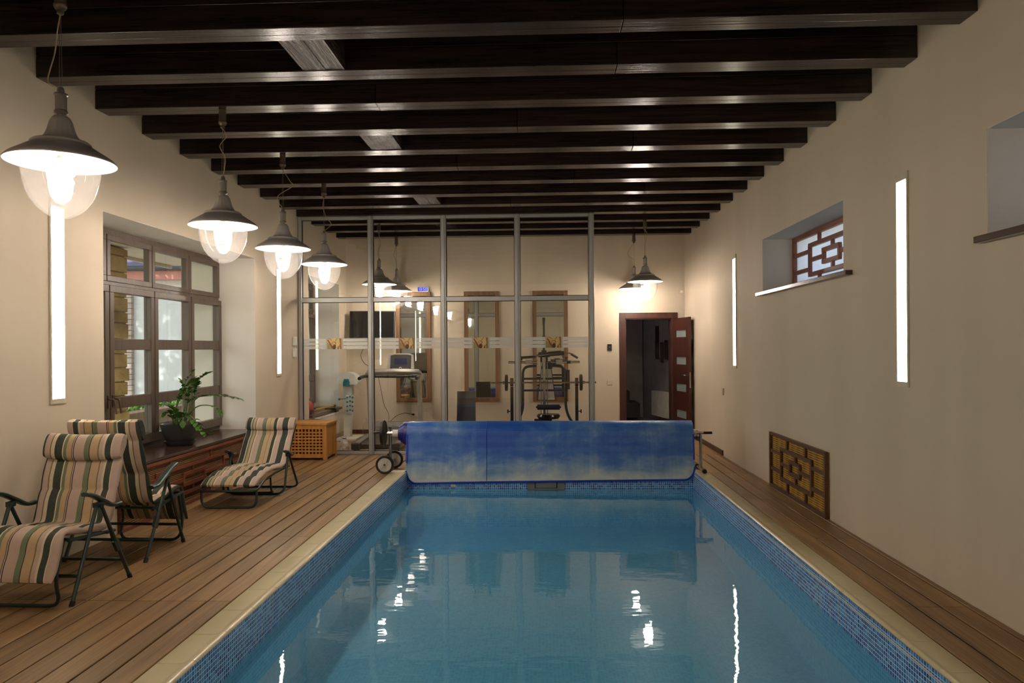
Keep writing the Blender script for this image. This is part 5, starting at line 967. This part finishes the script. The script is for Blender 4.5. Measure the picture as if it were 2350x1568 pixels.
mb = MB(); pd = [(-.075, 1.11), (.075, 1.11), (.135, .62), (-.135, .62)]; cx_ = GYX + .035; mb.prism([(p * 1.12, .86 + (q - .86) * 1.06) for p, q in pd], lambda p, q, d: (cx_ + p, gy + .08 + d, q), 0, .04); bk = mb.build('backrest', BM, mg, bevel=.015); mb = MB(); mb.prism(pd, lambda p, q, d: (cx_ + p, gy + .06 + d, q), 0, .03); mb.build('backrest_pad', M['padwhite'], bk, bevel=.012)
mb = MB(); mb.prism([(-.07, 1.12), (.1, 1.12), (.09, 1.21), (-.06, 1.21)], lambda p, q, d: (cx_ + p, gy + .05 + d, q), 0, .07); mb.build('headrest', BM, mg, bevel=.02)
mb = MB(); mb.cyl((GYX - .11, gy - .15, .52), (GYX + .24, gy - .15, .52), .042, n=18); mb.cyl((GYX - .13, gy - .15, .52), (GYX + .26, gy - .15, .52), .018, n=10); mb.build('foam_roller', BM, mg)
mb = MB(); mb.lathe([(0, .40), (.17, .40), (.19, .37), (.16, .33), (0, .32)], (cx_ + .03, gy - .02, 0), 28); mb.build('seat', M['blackleather'], mg)
mb = MB()
for i in range(5): mb.box(GYX - .16, GYX + .12, gy - .05, gy + .05, .10 + i * .045, .14 + i * .045)
mb.build('weight_stack', BM, mg, bevel=.004); mb = MB(); mb.box(GYX - .3, GYX + .3, gy - .06, gy + .06, 0, .06); mb.box(GYX - .05, GYX + .05, gy - .5, gy + .3, 0, .06); mb.build('base_frame', BM, mg, bevel=.004)
rk = thing('barbell_rack', 'pair of black uprights carrying the barbell at the multi gym', 'barbell rack', (.015, 11.5, 0)); ry = 11.55
for x in (-.49, .52):
    s = -1 if x < 0 else 1; mb = MB(); mb.box(x - .024, x + .024, ry - .024, ry + .024, 0.05, .84); mb.build('upright', BM, rk, bevel=.003); mb = MB(); mb.box(x - .018, x + .018, ry - .018, ry + .018, .84, .90); mb.build('inner_post', M['chrome'], rk); mb = MB(); mb.box(x - .026, x + .026, ry - .045, ry - .024, .855, .98); mb.box(x - .026, x + .026, ry + .024, ry + .045, .855, .98); mb.box(x - .026, x + .026, ry - .045, ry + .045, .85, .89); mb.build('hook', M['bronze'], rk, bevel=.004)
    mb = MB(); mb.cyl((x, ry, .46), (x + s * .06, ry, .46), .008, n=8); mb.cyl((x + s * .055, ry, .46), (x + s * .075, ry, .46), .03, n=12); mb.build('locking_knob', BM, rk)
    mb = MB(); mb.box(x - .03, x + .03, ry - .3, ry + .3, 0, .05); mb.build('foot', BM, rk, bevel=.004)
mb = MB(); mb.box(-.49, .52, ry - .3, ry - .25, 0.0, .05); mb.build('cross_foot', BM, rk)
bb_ = thing('barbell', 'chrome barbell with a black plate at each end, resting on the rack', 'barbell', (.003, ry, .907)); mb = MB(); mb.cyl((-.82, ry, .907), (.825, ry, .907), .0135, n=14); mb.build('bar', M['chrome'], bb_)
for x in (-.575, .588):
    mb = MB(); mb.lathe([(.014, -.02), (.04, -.024), (.05, -.014), (.105, -.012), (.118, -.022), (.128, -.018), (.128, .018), (.118, .022), (.105, .012), (.05, .014), (.04, .024), (.014, .02)], (x, ry, .907), 36, 'x'); mb.build('weight_plate', BM, bb_, sharp=40)
    s = -1 if x < 0 else 1; mb = MB(); mb.cyl((x + s * .03, ry, .907), (x + s * .055, ry, .907), .025, n=14); mb.build('collar', M['chrome'], bb_)

# ------------------------------------------------------------------ outside the big window
mb = MB(); mb.box(-40, XO, -20, 50, -.4, -.12); mb.box(RX, 30, -20, 50, -.4, -.12); struct(mb, 'ground', M['paving'], 'pale paved ground outside the windows', 'ground')
mb = MB()
for i in range(8): mb.box(XO - .13 * (i + 1) + .003, XO - .13 * i, -1, 10.4, 2.66, 2.68)
mb.box(XO - 1.06, XO, -1, 10.4, 2.68, 2.95); mb.box(XO - 1.1, XO - 1.06, -1, 10.4, 2.62, 3.0); struct(mb, 'roof_eave', M['soffit'], 'pale slatted soffit of the roof overhang outside the tall window', 'soffit')
mb = MB(); rs = random.Random(3); z = -.12
while z < 2.64:
    h = rs.uniform(.1, .2); h = min(h, 2.65 - z); j = rs.uniform(-.012, .014); mid = rs.uniform(-.08, .08); a, b = -5.40, -4.905 + j
    mb.box(a + .02, b - .02, 8.07, 8.53, z, z + h); mb.box(a, (a + b) / 2 + mid, 8.05 - rs.uniform(0, .03), 8.55, z, z + h - .012); mb.box((a + b) / 2 + mid + .012, b, 8.05 - rs.uniform(0, .03), 8.55 + rs.uniform(-.01, .01), z, z + h - .012); z += h
o = tag(mb.build('stone_pillar', M['stone'], bevel=.010), 'rough sandstone pillar under the eave, seen through the left window panes', 'pillar')
# neighbouring house wing
hs = thing('house', 'white house wing with violet roof and pink fascia seen through the window', 'house', (-9.5, 14.6, -.12)); mb = MB(); mb.box(-17, -4.4, 14.6, 19, -.12, 2.86); mb.build('wall', M['stucco'], hs)
mb = MB(); mb.box(-17, -4.4, 14.4, 14.62, 2.86, 3.04); mb.build('fascia', M['pinkfascia'], hs)
mb = MB(); mb.tube([(-17, 14.34, 3.09), (-4.4, 14.34, 3.09)], .06, 10); mb.build('gutter', M['gutter'], hs)
mb = MB()
for i in range(14): y0 = 14.3 + i * .3; z0 = 3.12 + i * .17; mb.add([(-17, y0, z0 + .03), (-4.4, y0, z0 + .03), (-4.4, y0 + .33, z0 + .2), (-17, y0 + .33, z0 + .2), (-17, y0, z0), (-4.4, y0, z0), (-4.4, y0 + .33, z0 + .17), (-17, y0 + .33, z0 + .17)], [(0, 1, 2, 3), (4, 5, 1, 0), (7, 6, 5, 4), (5, 6, 2, 1), (3, 2, 6, 7), (4, 0, 3, 7)])
mb.build('roof', M['rooftile'], hs)
mb = MB(); z = -.12
while z < 2.7: h = .11; mb.box(-8.62 - rs.uniform(0, .2), -8.25, 14.5, 14.62, z, z + h - .012); z += h
mb.build('brick_quoin', plain('pale brick', (190, 172, 160), .85, 0, .3, 5), hs)
mb = MB(); mb.box(-6.30, -6.1, 8.8, 14.2, -.12, .30)
for i in range(3): mb.box(-6.10, -6.07, 8.8, 14.2, -.1 + i * .2, .085 + i * .2)
mb.box(-6.32, -6.05, 8.8, 14.2, .48, .52); mb.box(-6.3, -6.1, 8.8, 14.2, .3, .48); tag(mb.build('garden_planter', M['planter']), 'long weathered wooden planter below the hedge outside', 'planter')
def leaves(mb, c, r, n, size, rs):
    for _ in range(n):
        d = Vector((rs.gauss(0, 1), rs.gauss(0, 1), rs.gauss(0, 1))).normalized() * rs.uniform(.55, 1) ** .5; p = Vector((c[0] + d.x * r[0], c[1] + d.y * r[1], c[2] + d.z * r[2])); a = Vector((rs.gauss(0, 1), rs.gauss(0, 1), rs.gauss(0, 1))).normalized(); b = a.orthogonal().normalized(); s = size * rs.uniform(.6, 1.2)
        mb.add([p - a * s, p + b * s * .5, p + a * s, p - b * s * .5], [(0, 1, 2, 3)])
mb = MB()
for i in range(14): leaves(mb, (-6.88 + rs.uniform(-.1, .1), 9.1 + i * .38, .14 + rs.uniform(-.06, .06)), (.40, .32, .44), 360, .045, rs)
tag(mb.build('hedge', M['hedge']), 'low sunlit green hedge behind the planter outside', 'hedge', kind='stuff')
tr = thing('garden_tree', 'leafy tree outside shading the white house wall', 'tree', (-10.2, 9.8, -.12)); mb = MB(); mb.tube([(-10.2, 9.8, -.12), (-10.1, 9.9, 1.6), (-10.0, 9.8, 3.4)], [.16, .12, .08], 10); mb.build('trunk', M['bark'], tr); mb = MB()
for i in range(16): leaves(mb, (-10.0 + rs.uniform(-2.2, 2.6), 9.9 + rs.uniform(-1.6, 1.8), 4.7 + rs.uniform(-1.0, 1.5)), (.75, .75, .6), 230, .13, rs)
mb.build('crown', M['hedge'], tr)
